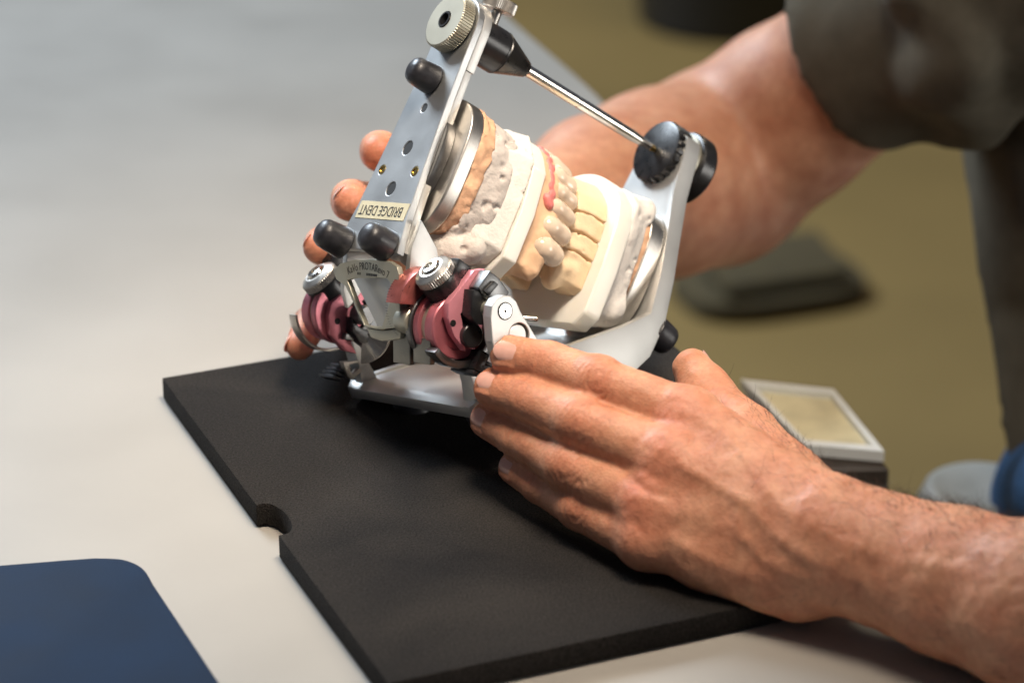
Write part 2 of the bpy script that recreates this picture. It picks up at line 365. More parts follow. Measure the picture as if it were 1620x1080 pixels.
# foam mat
MT = .010
ma, mb = np.array(gz(256, 597, MT)), np.array(gz(614, 1080, MT))
u_ = (mb - ma); Lm = np.linalg.norm(u_); u_ /= Lm; v_ = np.array([-u_[1], u_[0]]); v_ = v_ if v_ @ (np.array(gz(480, 564, MT)) - ma) > 0 else -v_
Wm = abs((np.array(gz(1100, 575, MT)) - ma) @ v_)
n0, n1 = (np.array(gz(411, 797, MT)) - ma) @ u_, (np.array(gz(436, 846, MT)) - ma) @ u_
def mp(u, v): p = ma + u_ * u + v_ * v; return (p[0], p[1])
nr = (n1 - n0) / 2
slot = [mp(n0, 0), mp(n0, .003)] + [mp(n0 + nr - nr * math.cos(t), .003 + .005 * math.sin(t)) for t in np.linspace(.15, math.pi - .15, 9)] + [mp(n1, .003), mp(n1, 0)]
foam_out = [mp(0, 0)] + slot + [mp(Lm, 0), mp(Lm, Wm), mp(0, Wm)]
def dens(pts, step):
    out = []
    for i in range(len(pts)):
        a = np.array(pts[i]); b = np.array(pts[(i + 1) % len(pts)]); n = max(1, int(np.linalg.norm(b - a) / step))
        out += [tuple(a + (b - a) * k / n) for k in range(n)]
    return out
foam = world_prism('foam_mat', foam_out, .0006, MT, M['foam'], .0009, 2)
tag(foam, 'black foam work mat with a round notch in its side', 'mat')
bl = [gz(-60, 899, .002), gz(100, 886, .002)] + arcpts([gz(150, 882.5, .002), gz(195, 885, .002), gz(226, 899, .002), gz(243, 925, .002)], 6) + [gz(290, 995, .002), gz(420, 1190, .002), gz(-60, 1190, .002)]
blue = world_prism('blue_mat', bl, .0004, .0022, M['bluemat'], .0006, 2)
tag(blue, 'thin dark blue mat with a rounded corner lying on the desk', 'mat')
# pull-out board under the desk and the tray on it
BZ = -.075
brd = world_prism('pull_out_board', [gz(820, 624, BZ), gz(1165, 624, BZ), gz(1325, 641, BZ), gz(1408, 741, BZ), gz(1290, 742, BZ), gz(820, 742, BZ)], BZ - .012, BZ, M['darkwood'], .002)
bp_ = world_prism('board_bracket', [gz(830, 650, BZ), gz(870, 650, BZ), gz(870, 720, BZ), gz(830, 720, BZ)], BZ - .0002 + .0004, -.0285, M['darkwood'])
brd.parent = desk; bp_.parent = desk
to = [gz(1172, 618, BZ), gz(1318, 634, BZ), gz(1398, 733, BZ), gz(1270, 722, BZ)]
ctr = np.mean(np.array(to), 0)
def insetp(k): return [tuple(ctr + (np.array(p) - ctr) * k) for p in to]
tr = empty('tray', Matrix.Translation((ctr[0], ctr[1], BZ)))
def tray_part(name, pts, z0, z1, m, holes=(), bev=.0): 
    o = world_prism(name, pts, z0, z1, m, bev, 2, holes); o.parent = tr; o.location = (-ctr[0], -ctr[1], -BZ); return o
tray_part('rim', to, BZ + .0008, BZ + .0062, M['tray'], [insetp(.84)])
tray_part('dish', insetp(.835), BZ + .0008, BZ + .003, M['wax'])
tag(tr, 'shallow white tray with cream residue on the dark pull-out board', 'tray')
# grey armrest of the stool, near the jeans
def armrest():
    ctr_ = on_z(1556, 803, -.16); rt = empty('stool_armrest', Matrix.Translation((ctr_[0], ctr_[1], FLOORZ)))
    f = Frame(rt, (0, 0, 0)); h = (-.16 - FLOORZ) * 1000
    f.build('pad', lathe([(0, h + 8), (12, h + 9), (24, h + 13), (30, h + 11), (34, h + 2), (30, h - 10), (20, h - 14), (0, h - 14)], (0, 0, 0), (0, 0, 1)), M['grey'], smooth=180)
    f.build('post', lathe([(11, 8), (11, h - 12)], (0, 0, 0), (0, 0, 1)), M['darksteel'])
    f.build('foot_plate', lathe([(90, 0.5), (90, 6), (14, 14), (0, 14)], (0, 0, 0), (0, 0, 1)), M['darksteel'])
    tag(rt, 'grey round padded stool armrest beside the blue jeans', 'armrest')
armrest()
# dark bin on the floor far behind
def bin_():
    p = on_z(1150, 28, FLOORZ); rt = empty('waste_bin', Matrix.Translation((p[0], p[1], FLOORZ))); f = Frame(rt, (0, 0, 0))
    f.build('bucket', lathe([(0, 6), (120, 1), (128, 4), (150, 330), (146, 330), (122, 10), (0, 10)], (0, 0, 0), (0, 0, 1)), M['black'])
    f.build('collar', lathe([(151, 318), (156, 318), (156, 334), (145, 334), (145, 331), (151, 331), (151, 318)], (0, 0, 0), (0, 0, 1)), M['rubber'])
    tag(rt, 'blurred black round bin on the floor behind the arm', 'bin')
bin_()

def shade_block():  # added dark block, stands in for the shadowed floor below the arm
    p = on_z(1215, 465, FLOORZ); rt = empty('floor_shade_block', Matrix.Translation((p[0], p[1], FLOORZ)) @ Matrix.Rotation(.35, 4, 'Z')); f = Frame(rt, (0, 0, 0))
    f.build('base', pz(sup_(105, 70), 1, 22, (), 4), M['dimbrown']); f.build('top_slab', box((0, -6, 40), (150, 92, 12), 5, Matrix.Rotation(.16, 3, 'X')), M['dimbrown'])
    tag(rt, 'low dark brown block added for the shadowed olive floor below the forearm', 'shade_block')
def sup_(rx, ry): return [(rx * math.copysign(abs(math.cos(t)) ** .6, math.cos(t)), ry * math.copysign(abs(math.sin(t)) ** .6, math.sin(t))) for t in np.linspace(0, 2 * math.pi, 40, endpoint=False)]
shade_block()

# ================================================================== ARTICULATOR
OFF = np.array([0, 0, -121.0])
def art_matrix(off): 
    m = ART_ROT.to_4x4(); m.translation = Vector(c2w(A2C(off))); return m
art = empty('dental_articulator', art_matrix(OFF))
tag(art, 'silver dental articulator with pink hinge housings held in both hands', 'articulator')
F = Frame(art, OFF)
X, Y, Z = (1, 0, 0), (0, 1, 0), (0, 0, 1)
# ---- upper bow
rp = [L(*p, 'z', 0)[:2] for p in ((752, 22), (737, 75), (720, 132), (703, 200), (687, 262), (668, 322), (655, 372), (646, 415))]
# symmetrical outline about x = 0 from the right edge
hw = [(abs(p[0]), p[1]) for p in rp]
YF, YR = 63.0, -45.5
def halfw(y):
    return float(np.interp(y, [-54, -42, -28, -10, 10, 25, 36, 50, 63], [24, 21.5, 18.5, 16.5, 14.5, 13.5, 13, 12.8, 12.5]))
ys = list(np.linspace(YR, 50, 22))
right = [(halfw(y), y) for y in ys]; nose = [(12.6 * math.cos(t), 50 + 12.6 * math.sin(t)) for t in np.linspace(.1, math.pi - .1, 15)]
outl = right + nose + [(-x, y) for x, y in right[::-1]]
h1, h2, h3 = (L(*p, 'z', 0)[:2] for p in ((667, 171), (641, 234), (613, 298)))
g1, g2 = (L(*p, 'z', 0)[:2] for p in ((652, 271), (600, 275)))
holes = [circ((0, h1[1]), 1.9, 16), circ((0, h2[1]), 3.0, 18), circ((0, h3[1]), 2.9, 18), circ((11.5, g1[1]), 2.1, 14), circ((-11.5, g1[1]), 2.1, 14)]
bow = F.build('upper_bow', pz(outl, -3.2, 0, holes, .35), M['alu'], smooth=12)
fr_out = [(halfw(y) - .25, y) for y in np.linspace(33, 50, 5)] + [(12.4 * math.cos(t), 50 + 12.4 * math.sin(t)) for t in np.linspace(.1, math.pi - .1, 15)] + [(-halfw(y) + .25, y) for y in np.linspace(50, 33, 5)]
F.build('front_block', pz(fr_out, -7.4, -3.25, (), .5), M['alu_matt'])
# side ribs under the bow, seen as the bright right-hand edge
for s in (1, -1):
    pts = [(halfw(y) - .2, y) for y in np.linspace(-44, 32.8, 16)]; inn = [(halfw(y) - 3.0, y) for y in np.linspace(32.8, -44, 16)]
    F.build('side_rib', pz([(s * a, b) for a, b in pts + inn], -6.4, -3.25, (), .3), M['alu_matt'])
for x, y in ((0, h1[1]), (0, h2[1]), (0, h3[1])):
    r_ = 1.8 if y == h1[1] else 2.85
    F.build('threaded_bore', lathe([(r_, -.3), (r_, -5.5), (0, -5.5), (0, -5.7), (r_ + .6, -5.7), (r_ + .6, -3.3), (r_ + .1, -3.3)], (x, y, 0), Z, 18), M['hole'])
for s in (1, -1):
    F.build('brass_insert', lathe([(2.05, -.2), (2.05, .15), (1.3, .15), (1.1, -2.5), (0, -2.5), (0, -4), (2.05, -4)], (s * 11.5, g1[1], 0), Z, 18), M['brass'])
# knurled knob on top
KY = 50.0
kn = F.build('knurled_knob', lathe([(0, 6.0), (10.6, 6.0), (11.2, 5.9), (11.8, 5.4, 1), (11.8, .8, 1), (11.2, .3), (0, .3)][::-1] if False else [(3.4, 3.2), (3.6, 6.6), (10.9, 6.6), (11.7, 6.1, 1), (11.7, 1.0, 1), (11.0, .5), (0, .5)], (0, KY, 0), Z, 256, 64, .5), M['alu_warm'], smooth=25)
F.build('socket', lathe([(3.35, 2.2), (3.35, 7.0), (2.6, 7.0), (2.2, 3), (0, 3)], (0, KY, 0), Z, 24), M['black'], kn)
# rubber feet on the bow
def foot(P, tilt, h=12.0, r=5.6, name='rubber_foot', ax=None):
    prof = [(r + .6, .1), (r + .7, 1.0), (r + .6, 3), (r + .3, h * .6), (r, h * .8), (r - .9, h * .93), (r - 2.4, h), (r - 4.2, h + .35), (0, h + .4)]
    return F.build(name, lathe(prof, P, ax or (tilt, 0, 1), 32), M['rubber'], smooth=180)
f1 = L(690, 128, 'z', 0); foot((-1, f1[1], 0), -.08, 11.5, 5.4)
ff = L(622, 387, 'z', 0); foot((14.2, ff[1] - 1, 0), 0.05, 12.2, 5.7); foot((-16.2, ff[1] - 1.5, 0), -.05, 12.8, 5.7)
# name label
lc = L(613, 334, 'z', 0); lb_y = lc[1]
lab = F.build('name_label', pz([(-16.5, lb_y - 3.6), (17.4, lb_y - 3.6), (17.8, lb_y + 3.6), (-16.5, lb_y + 3.6)], .05, .22, (), 0), M['labeltape'])
F.build('lettering', text_bm('BRIDGE DENT', 6.0, (15.0, lb_y, .30), (-1, 0, 0), (0, -1, 0), (0, 0, 1), .06, 'LEFT', 1.0, None, .80), M['ink'], lab)
# ---- rear plate with the maker's name, bent down behind the bow
TH = math.radians(27); D = np.array([0, -math.cos(TH), -math.sin(TH)]); RN = np.array([0, -math.sin(TH), math.cos(TH)]); RP0 = np.array([0, -50.5, .15])
def R2(px, py): p = LP(px, py, RP0, RN) - RP0; return (float(p[0]), float(p @ D))
outp = [R2(*p) for p in ((527, 428), (538, 417), (560, 411), (590, 410), (615, 414), (628, 422), (631, 434), (629, 452), (632, 480), (634, 505), (630, 518), (600, 521), (577, 518), (566, 496), (555, 470), (546, 452), (532, 442))]
holep = [R2(*p) for p in ((549, 443), (560, 440), (590, 439), (612, 440), (617, 446), (622, 470), (627, 497), (602, 517), (588, 516), (577, 514), (566, 488), (556, 462))]
rear = F.build('rear_plate', prism(outp, RP0, (1, 0, 0), D, RN, -2.2, 0, [holep], .25), M['alu_warm'], smooth=12)
tc_ = R2(582, 423)
F.build('lettering', text_bm('KaVo PROTARevo 7', 4.2, RP0 + np.array([tc_[0], 0, 0]) + D * (tc_[1] - .3) + RN * .05, (1, 0, 0), -D, RN, .06, 'CENTER', 1.05, 42.0, .80), M['etch'], rear)
t2 = R2(576, 433.5)
mk = [box(RP0 + np.array([t2[0] - 4.5 + i * .9, 0, 0]) + D * t2[1] + RN * .04, (.35 if i % 3 else .6, 1.0, .08), 0, Matrix.Rotation(TH, 3, 'X')) for i in range(3)] + [box(RP0 + np.array([t2[0] + 2 + i * .85, 0, 0]) + D * t2[1] + RN * .04, (.4 if i % 2 else .62, 1.0, .08), 0, Matrix.Rotation(TH, 3, 'X')) for i in range(9)]
F.build('serial_marks', join(*mk), M['etch'], rear)
# hinge block seen through the window of the rear plate
def RP(a, b, n): return RP0 + np.array([a, 0, 0]) + D * b + RN * n
hb_o = [R2(*p) for p in ((537, 440), (640, 438), (650, 500), (612, 532), (580, 528))]
F.build('hinge_floor', prism(hb_o, RP0, (1, 0, 0), D, RN, -9, -6.2, (), .5), M['alu'])
F.build('hinge_cheek', prism([R2(*p) for p in ((612, 462), (630, 455), (634, 505), (590, 530))], RP0, (1, 0, 0), D, RN, -6.1, -2.4, (), 1.2, 3), M['alu_warm'])
lip = [R2(*p) for p in ((577, 519), (601, 523), (631, 520), (630, 536), (600, 540), (583, 534))]
F.build('hinge_lip', prism(lip, RP0, (1, 0, 0), D, RN, -5, -.8, (), .6), M['alu_warm'])
HC = R2(633, 508); hp = RP(HC[0], HC[1], -4)
F.build('hinge_axle', lathe([(0, -3), (5.2, -3), (5.4, -2.4), (5.4, 5), (4.9, 5.5), (4.0, 5.5), (3.7, 4.6), (0, 4.6)], hp, X, 36), M['alu_warm'])
# two spring tabs
for p0, p1 in (((613, 528), (640, 578)), ((645, 532), (672, 578))):
    a = R2(*p0); b = R2(*p1); bm = prism([(a[0], a[1]), (b[0], a[1]), (b[0], b[1]), (a[0], b[1])], RP0, (1, 0, 0), D, RN, -4.6, -2.4, (), .45, 3)
    F.build('spring_tab', bm, M['tabsteel'])
# white side flanges of the bow with the scale arc
for s in (1, -1):
    xo = 22.5
    pts = [L(*p, 'x', xo)[1:] for p in ((648, 392), (664, 348), (688, 392), (693, 420), (672, 470), (648, 500), (640, 470))]
    fb = F.build('side_flange', pxx([tuple(p) for p in pts], s * xo - 1.4, s * xo + 1.4, (), .4), M['alu_matt'])
    if s > 0:
        cc = L(676, 500, 'x', xo + 1.4)
        F.build('scale_line', ring_sector((xo + 1.5, cc[1], cc[2]), X, 21.5, 21.9, 0, .12, math.radians(0), math.radians(359), 60), M['etch'], fb) if False else None
# ---- condylar housings
def knob_unit(x, y, z, s):
    ax = (s * .05, .34, .88)
    b = F.build('adjusting_knob', lathe([(0, -17), (8.6, -17), (9.2, -16), (9.0, -12.5), (8.0, -11.5), (7.9, -6), (8.1, -5), (8.0, -4.2)], (x, y, z), ax, 40), M['black'])
    F.build('cap', lathe([(7.2, -4.4), (7.9, -4.0, 1), (7.9, -1.4, 1), (7.2, -.8), (5.0, .3), (4.2, .3), (4.0, -.6), (0, -.6)], (x, y, z), ax, 192, 48, .3), M['steel'], b, 25)
    F.build('screw', lathe([(3.6, -1.3), (3.6, .6), (3.1, 1.3), (1.7, 1.5), (1.5, -.1), (0, -.1)], (x, y, z), ax, 24), M['chrome'], b)
K0 = L(683, 427, 'x', 41)
K1 = L(682, 424, 'x', 41); knob_unit(41, K1[1], K1[2], 1); K2 = L(500, 432, 'x', -41); knob_unit(-41, K2[1], K2[2], -1)
HC_ = L(733, 519, 'x', 50)                        # housing axis in the right unit
hy, hz = HC_[1], HC_[2]
def xo(pix, x): return [tuple(L(*p, 'x', x)[1:]) for p in pix]
def housing(s):
    def lt(prof, c, mat_, name, n=48, par=None, sm=30):
        return F.build(name, lathe([(r, h * s) for r, h in prof], c, X, n), mat_, par, sm)
    c = (0, hy, hz)
    if s > 0:
        lt([(0, 31), (13.4, 31), (13.8, 31.5), (13.8, 34.2), (13.4, 34.6), (0, 34.6)], c, M['darksteel'], 'base_disc')
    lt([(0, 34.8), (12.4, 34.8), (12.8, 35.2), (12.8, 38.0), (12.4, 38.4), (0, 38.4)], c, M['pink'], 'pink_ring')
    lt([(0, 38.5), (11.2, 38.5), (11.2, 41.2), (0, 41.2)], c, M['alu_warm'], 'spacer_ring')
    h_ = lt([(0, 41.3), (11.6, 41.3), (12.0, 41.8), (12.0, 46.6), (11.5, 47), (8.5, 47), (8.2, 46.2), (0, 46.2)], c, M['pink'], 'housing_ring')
    if s > 0:
        dr = F.build('graduated_drum', ring_sector((0, hy + 5, hz + 6), X, 3, 14.5, s * 23.9, s * 33.5, math.radians(-95), math.radians(110), 40, bev=.4), M['copper'])
        gm = [box((s * 24.6, hy + 5 + 14.52 * math.cos(t), hz + 6 + 14.52 * math.sin(t)), (1.4 if i % 5 else 2.4, .12, .12), 0) for i, t in enumerate(np.linspace(1.2, 3.6, 34))]
        F.build('graduations', join(*gm), M['etch'], dr)
    return h_
for s in (1, -1): housing(s)
# right-hand unit: bracket, blocks, lever
arm_o = xo(((768, 425), (750, 428), (710, 480), (709, 502), (718, 530), (737, 556), (732, 510), (729, 497), (756, 458), (751, 450)), 51)
F.build('pink_bracket', prism(arm_o, (0, 0, 0), Y, Z, X, 47.1, 51, [], .45), M['pinklit'])
bh = L(717, 511, 'x', 51.1); F.build('bracket_hole', lathe([(1.25, -.5), (1.25, .12), (0, .12)], (51, bh[1], bh[2]), X, 16), M['hole'])
bd = L(748, 531, 'x', 53); F.build('end_disc', lathe([(0, -5), (4.4, -5), (4.6, -4.6), (4.6, 0), (4.2, .35), (0, .35)], (53, bd[1], bd[2]), X, 32), M['black'])
F.build('clamp_block', prism(xo(((732, 456), (757, 462), (768, 470), (775, 490), (762, 512), (738, 512), (728, 497)), 50), (0, 0, 0), Y, Z, X, 47.2, 57, [], .6), M['black'])
F.build('latch_body', prism(xo(((757, 455), (775, 428), (790, 440), (806, 462), (795, 482), (772, 478)), 58), (0, 0, 0), Y, Z, X, 51.3, 58, [], .6), M['darksteel'])
F.build('latch_rib', prism(xo(((766, 460), (782, 444), (789, 450), (774, 468)), 59.5), (0, 0, 0), Y, Z, X, 58.1, 59.5, [], .3), M['black'])
F.build('knob_bracket', prism(xo(((727, 408), (747, 424), (735, 446), (716, 440)), 47), (0, 0, 0), Y, Z, X, 38, 47, [], .8), M['black'])
F.build('knob_bracket', prism(xo(((727, 408), (747, 424), (735, 446), (716, 440)), 47), (0, 0, 0), Y, Z, X, -47, -38, [], .8), M['black'])
# lower grey shoe and ribbed black clip
F.build('shoe_ring', ring_sector((0, hy, hz), X, 12.4, 15.2, 42.5, 49.5, math.radians(150), math.radians(330), 30, bev=.4), M['darksteel'])
cb = L(752, 585, 'x', 46)
for i in range(4): F.build('clip_rib', box((46, cb[1] - 1.8 * i + 3.0, cb[2] + 1.2 * i), (15, 1.5, 4.2), .4), M['rubber'])
F.build('clip', box((47, cb[1] + 2.5, cb[2] + 3.5), (13, 8, 4.5), .8), M['black'])
# lever
lo_ = xo(((776, 502), (778, 484), (785, 473), (797, 467), (808, 468), (817, 477), (824, 494), (838, 516), (850, 536), (852, 560), (838, 582), (806, 588), (788, 572), (779, 540)), 68)
ch = L(821, 530, 'x', 68); hole_l = [(ch[1] + 4.6 * math.cos(t), ch[2] + 4.6 * math.sin(t)) for t in np.linspace(0, 2 * math.pi, 28, endpoint=False)]
lev = F.build('release_lever', prism(lo_, (0, 0, 0), Y, Z, X, 63, 68, [hole_l], .35), M['alu_matt'], smooth=12)
lc2 = L(817, 530, 'x', 67); F.build('lever_boss', lathe([(0, -4), (4.0, -4), (4.0, .4), (3.7, .7), (0, .7)], (67, lc2[1], lc2[2]), X, 32), M['alu_matt'], lev)
F.build('lever_backing', prism(xo(((800, 515), (840, 515), (845, 550), (800, 550)), 63), (0, 0, 0), Y, Z, X, 61.5, 62.9, [], 0), M['hole'], lev)
ls = L(799, 492, 'x', 68)
F.build('screw_recess', lathe([(3.35, -.2), (3.35, .1), (2.9, .1), (2.9, -.2)], (68, ls[1], ls[2]), X, 32), M['hole'], lev)
F.build('screw', lathe([(2.8, 0), (2.75, .3), (2.3, .35), (1.7, .25), (.7, .25), (.6, -.2), (0, -.2)], (68, ls[1], ls[2]), X, 32), M['chrome'], lev)
F.build('screw_socket', lathe([(.7, .2), (.7, .32), (0, .32)], (68, ls[1], ls[2]), X, 12), M['hole'], lev)
F.build('lever_axle', lathe([(0, -14), (3.4, -14), (3.4, 0), (0, 0)], (62.9, ls[1], ls[2]), X, 28), M['alu_warm'], lev)
pr = L(828, 503, 'x', 60); F.build('stop_pin', lathe([(0, 0), (1.0, 0), (1.0, 5), (.6, 5.4), (0, 5.4)], pr - np.array([0, 0, 0]), (.55, .3, -.8), 14), M['chrome'])
# left-hand unit: bracket seen from inside, strap, clip, toothed fan
lh = L(534, 508, 'x', -33)
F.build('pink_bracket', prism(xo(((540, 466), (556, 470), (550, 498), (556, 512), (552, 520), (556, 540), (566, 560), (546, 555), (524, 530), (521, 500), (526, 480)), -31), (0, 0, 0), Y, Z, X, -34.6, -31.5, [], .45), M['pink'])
F.build('bracket_hole', lathe([(1.3, -.5), (1.3, .1), (0, .1)], (-31.45, *L(534, 508, 'x', -31.4)[1:]), X, 16), M['hole'])
F.build('steel_strap', ring_sector((0, hy, hz), X, 15.2, 16.4, -49, -44, math.radians(120), math.radians(330), 40, bev=.25), M['steel'])
cl = L(535, 592, 'x', -44)
for i in range(4): F.build('clip_rib', box((-44, cl[1] - 1.9 * i + 3.2, cl[2] + 1.0 * i), (11, 1.5, 4.0), .4), M['rubber'])
co_ = xo(((541, 572), (566, 570), (580, 577), (556, 600), (548, 595)), -38); ci_ = xo(((551, 577), (564, 573), (571, 578), (557, 591), (553, 588)), -38)
F.build('clip_frame', prism(co_, (0, 0, 0), Y, Z, X, -40, -37, [ci_], .2), M['steel'])
F.build('clamp_block', prism(xo(((552, 500), (562, 516), (578, 522), (590, 540), (578, 552), (562, 540), (552, 524)), -29), (0, 0, 0), Y, Z, X, -31.3, -26, [], .5), M['black'])
F.build('collar', ring_sector((0, hy, hz), X, 8.0, 10.6, -31.3, -28.5, math.radians(190), math.radians(330), 24, bev=.3), M['darksteel'])
fan_c = L(574, 532, 'x', -20); fb_ = bmesh.new()
for i in range(22):
    t = math.radians(-20 + 110 * i / 21); p_ = LP(*(574 + 42 * math.cos(t), 530 + 44 * math.sin(t)), fan_c + np.array([0, -3, -2]), (.3, -.6, .5))
    d_ = Vector(p_) - Vector(fan_c); fb_ = lathe([(.25, 3), (.75, d_.length * .6), (.85, d_.length)], fan_c, d_, 6, bm=fb_)
F.build('toothed_fan', fb_, M['steel'])
F.build('axle_stub', lathe([(0, 0), (3.6, 0), (4, 1), (4, 7), (3.4, 8), (0, 8)], (-29, hy + 1, hz - 3), X, 32), M['darksteel'])
F.build('axle_stub', lathe([(0, 0), (5, 0), (5.5, 1), (5.5, 9), (4.8, 10), (0, 10)], (20, hy - 2, hz + 1), X, 32), M['darksteel'])
# ---- lower frame: tray-like casting, narrow at the front, ramping up behind to the hinge
def lower_frame():
    st = [  # y, half width, z rim, z floor top, z bottom
        ((60, -114.0), (60, -122.0), 8.0), ((58, -114), (58, -122), 12), ((52, -114), (52, -122), 14.0), ((34, -114), (34, -122), 17.0), ((14, -114), (14, -121.5), 24.0), ((-2, -113.5), (-2, -121), 30),
        ((-20, -112), (-21, -120.5), 35.5), ((-30, -101), (-36, -118), 37.5), ((-48, -78), (-48, -110), 40.0), ((-70, -62), (-75, -71), 43.5), ((-85, -44), (-89, -50), 45.5), ((-89, -42.5), (-92, -46.5), 43)]
    bm = bmesh.new(); rows = []
    for i, (rim, bot, hw_) in enumerate(st):
        rim = np.array(rim, float); bot = np.array(bot, float); tw = 3.6; deep = [.02, .02, .02, .02, .02, .02, .3, .62, .5, .14, .08, .08][i]
        fl_ = rim + (bot - rim) * deep
        sec = [(-hw_, bot), (-hw_, rim), (-hw_ + tw, rim), (-hw_ + tw + 1, fl_), (hw_ - tw - 1, fl_), (hw_ - tw, rim), (hw_, rim), (hw_, bot)]
        rows.append([bm.verts.new((x, p[0], p[1])) for x, p in sec])
    for a, b in zip(rows, rows[1:]):
        for k in range(8): bm.faces.new((a[k], a[(k + 1) % 8], b[(k + 1) % 8], b[k]))
    bm.faces.new(rows[0]); bm.faces.new(rows[-1][::-1]); bmesh.ops.recalc_face_normals(bm, faces=bm.faces); bevel(bm, .9, 2, 35)
    return bm
low = F.build('lower_frame', lower_frame(), M['alu_matt'])
for s in (1, -1):
    pts = [(-90, -47), (-80, -40), (hy + 4, hz + 2), (hy - 4, hz - 8), (-86, -58)]
    F.build('hinge_post', pxx(pts, s * 40 - 5, s * 40 + 3, (), 1.2), M['alu_matt'])
# rubber feet under the lower frame
fp = L(618, 634, 'y', -84)
foot((-26, -84, -60), 0, 15.0, 6.6, ax=(0, -.55, -.83)); foot((26, -84, -60), 0, 15.0, 6.6, ax=(0, -.55, -.83)); foot((0, 44, -122), 0, 9, 6, ax=(0, 0, -1))
foot((30, -24, -120), 0, 10, 6, ax=(0.2, -.2, -1))
# ---- incisal pin and table
PY = KY
F.build('pin_holder', lathe([(0, -7.6), (8.6, -7.6), (9.0, -8.0), (9.0, -20.5), (8.7, -21), (8.7, -21.6), (9.0, -22), (3.4, -36.5), (2.9, -37), (0, -37)], (0, PY, 0), Z, 40), M['black'], smooth=25)
F.build('incisal_pin', lathe([(0, -36), (2.45, -36), (2.45, -64.6), (2.2, -64.8), (2.2, -65.6), (2.45, -65.8), (2.4, -96), (1.5, -107.0), (0, -107.3)], (0, PY, 0), Z, 28), M['chrome'], smooth=25)
F.build('pin_tip', lathe([(1.5, -106.8), (1.7, -108.2), (1.2, -109.6), (0, -109.9)], (0, PY, 0), Z, 16), M['brass'])
sx = np.array(L(775, 35, 'z', -14)); sc = np.array([8.6, PY + 4, -14.0])
tsd = Vector((.12, 1.0, .10))
th = F.build('thumbscrew', lathe([(0, 0), (2.0, 0), (2.0, 7), (2.6, 7.2), (6.4, 7.2), (6.9, 7.7, 1), (6.9, 11.6, 1), (6.4, 12.1), (3, 12.1), (2.8, 11.6), (0, 11.6)], (1.0, PY + 6.5, -13.8), tsd, 120, 60, .25), M['steel'], smooth=25)
tp = -110.0
disc = F.build('incisal_table', lathe([(0, tp), (11.8, tp), (13.2, tp - .5), (13.8, tp - 1.4, 1), (13.8, tp - 8.2, 1), (13.2, tp - 9), (11, tp - 9.4), (0, tp - 9.4)][::1], (0, PY, 0), Z, 192, 24, .9), M['black'], smooth=28)
F.build('table_post', lathe([(5.5, -113.5), (5.5, -124.5)], (0, PY + 1, 0), Z, 24), M['darksteel'])
F.build('lock_nut', lathe([(0, -123), (10, -123), (14.6, -124), (15.2, -125), (15.2, -131), (14.4, -132.2), (0, -132.5)], (0, PY, 0), Z, 64), M['black'])
F.build('nut_ring', lathe([(10.5, -122.2), (13.4, -122.4), (13.4, -123.6), (10.5, -123.6)], (0, PY, 0), Z, 48), M['alu_warm'])

# ================================================================== CASTS
def cast_root(name, off, label):
    r = empty(name, art_matrix(np.array(off, float))); tag(r, label, 'dental cast'); return r, Frame(r, off)
ucast, UF = cast_root('upper_dental_cast', (0, -5, -7.0), 'upper dental cast with glossy ceramic teeth and pink gum mounted under the bow')
lcast, LF = cast_root('lower_dental_cast', (0, -5, -113.0), 'lower dental cast in sawn beige stone on a milky base in white plaster')
def sup(cx, cy, rx, ry, n=3.0, k=64, cut=None):
    out = []
    for i in range(k):
        t = 2 * math.pi * i / k; c_, s_ = math.cos(t), math.sin(t)
        out.append((cx + rx * math.copysign(abs(c_) ** (2 / n), c_), cy + ry * math.copysign(abs(s_) ** (2 / n), s_)))
    return out
def field_obj(Fr, name, f, m, parent=None, it=1):
    V, Q = f.mesh(); V = relax(V, Q, it); me = np_mesh(name, (V - Fr.off) / 1000.0, Q); return finish(name, me, m, parent or Fr.root, 180)
def pits(f, n, r0, r1, seed):
    rg = np.random.default_rng(seed); V, _ = f.mesh()
    for i in rg.choice(len(V), n):
        r = rg.uniform(r0, r1); sl, P = f.sub(V[i] - r - 1, V[i] + r + 1)
        f.g[sl] = np.maximum(f.g[sl], r - np.linalg.norm((P - V[i]) * rg.uniform(.7, 1.3, 3), axis=-1))
def sdf_super(P, cx, cy, rx, ry, n, z0, z1, rnd=1.0):
    x = np.abs((P[..., 0] - cx) / rx); y = np.abs((P[..., 1] - cy) / ry); d2 = ((x ** n + y ** n) ** (1 / n) - 1) * min(rx, ry)
    dz = np.maximum(z0 - P[..., 2], P[..., 2] - z1)
    d2 = d2 + rnd; dz = dz + rnd
    return np.minimum(np.maximum(d2, dz), 0) + np.sqrt(np.maximum(d2, 0) ** 2 + np.maximum(dz, 0) ** 2) - rnd
def poly_sd(P, pts):
    x, y = P[..., 0], P[..., 1]; d = np.full(x.shape, 1e9); inside = np.zeros(x.shape, bool); n = len(pts)
    for i in range(n):
        ax, ay = pts[i]; bx, by = pts[(i + 1) % n]; ex, ey = bx - ax, by - ay; wx, wy = x - ax, y - ay
        t = np.clip((wx * ex + wy * ey) / (ex * ex + ey * ey + 1e-9), 0, 1); d = np.minimum(d, (wx - ex * t) ** 2 + (wy - ey * t) ** 2)
        c_ = ((ay > y) != (by > y)) & (x < (bx - ax) * (y - ay) / (by - ay + 1e-12) + ax); inside ^= c_
    d = np.sqrt(d); return np.where(inside, -d, d)
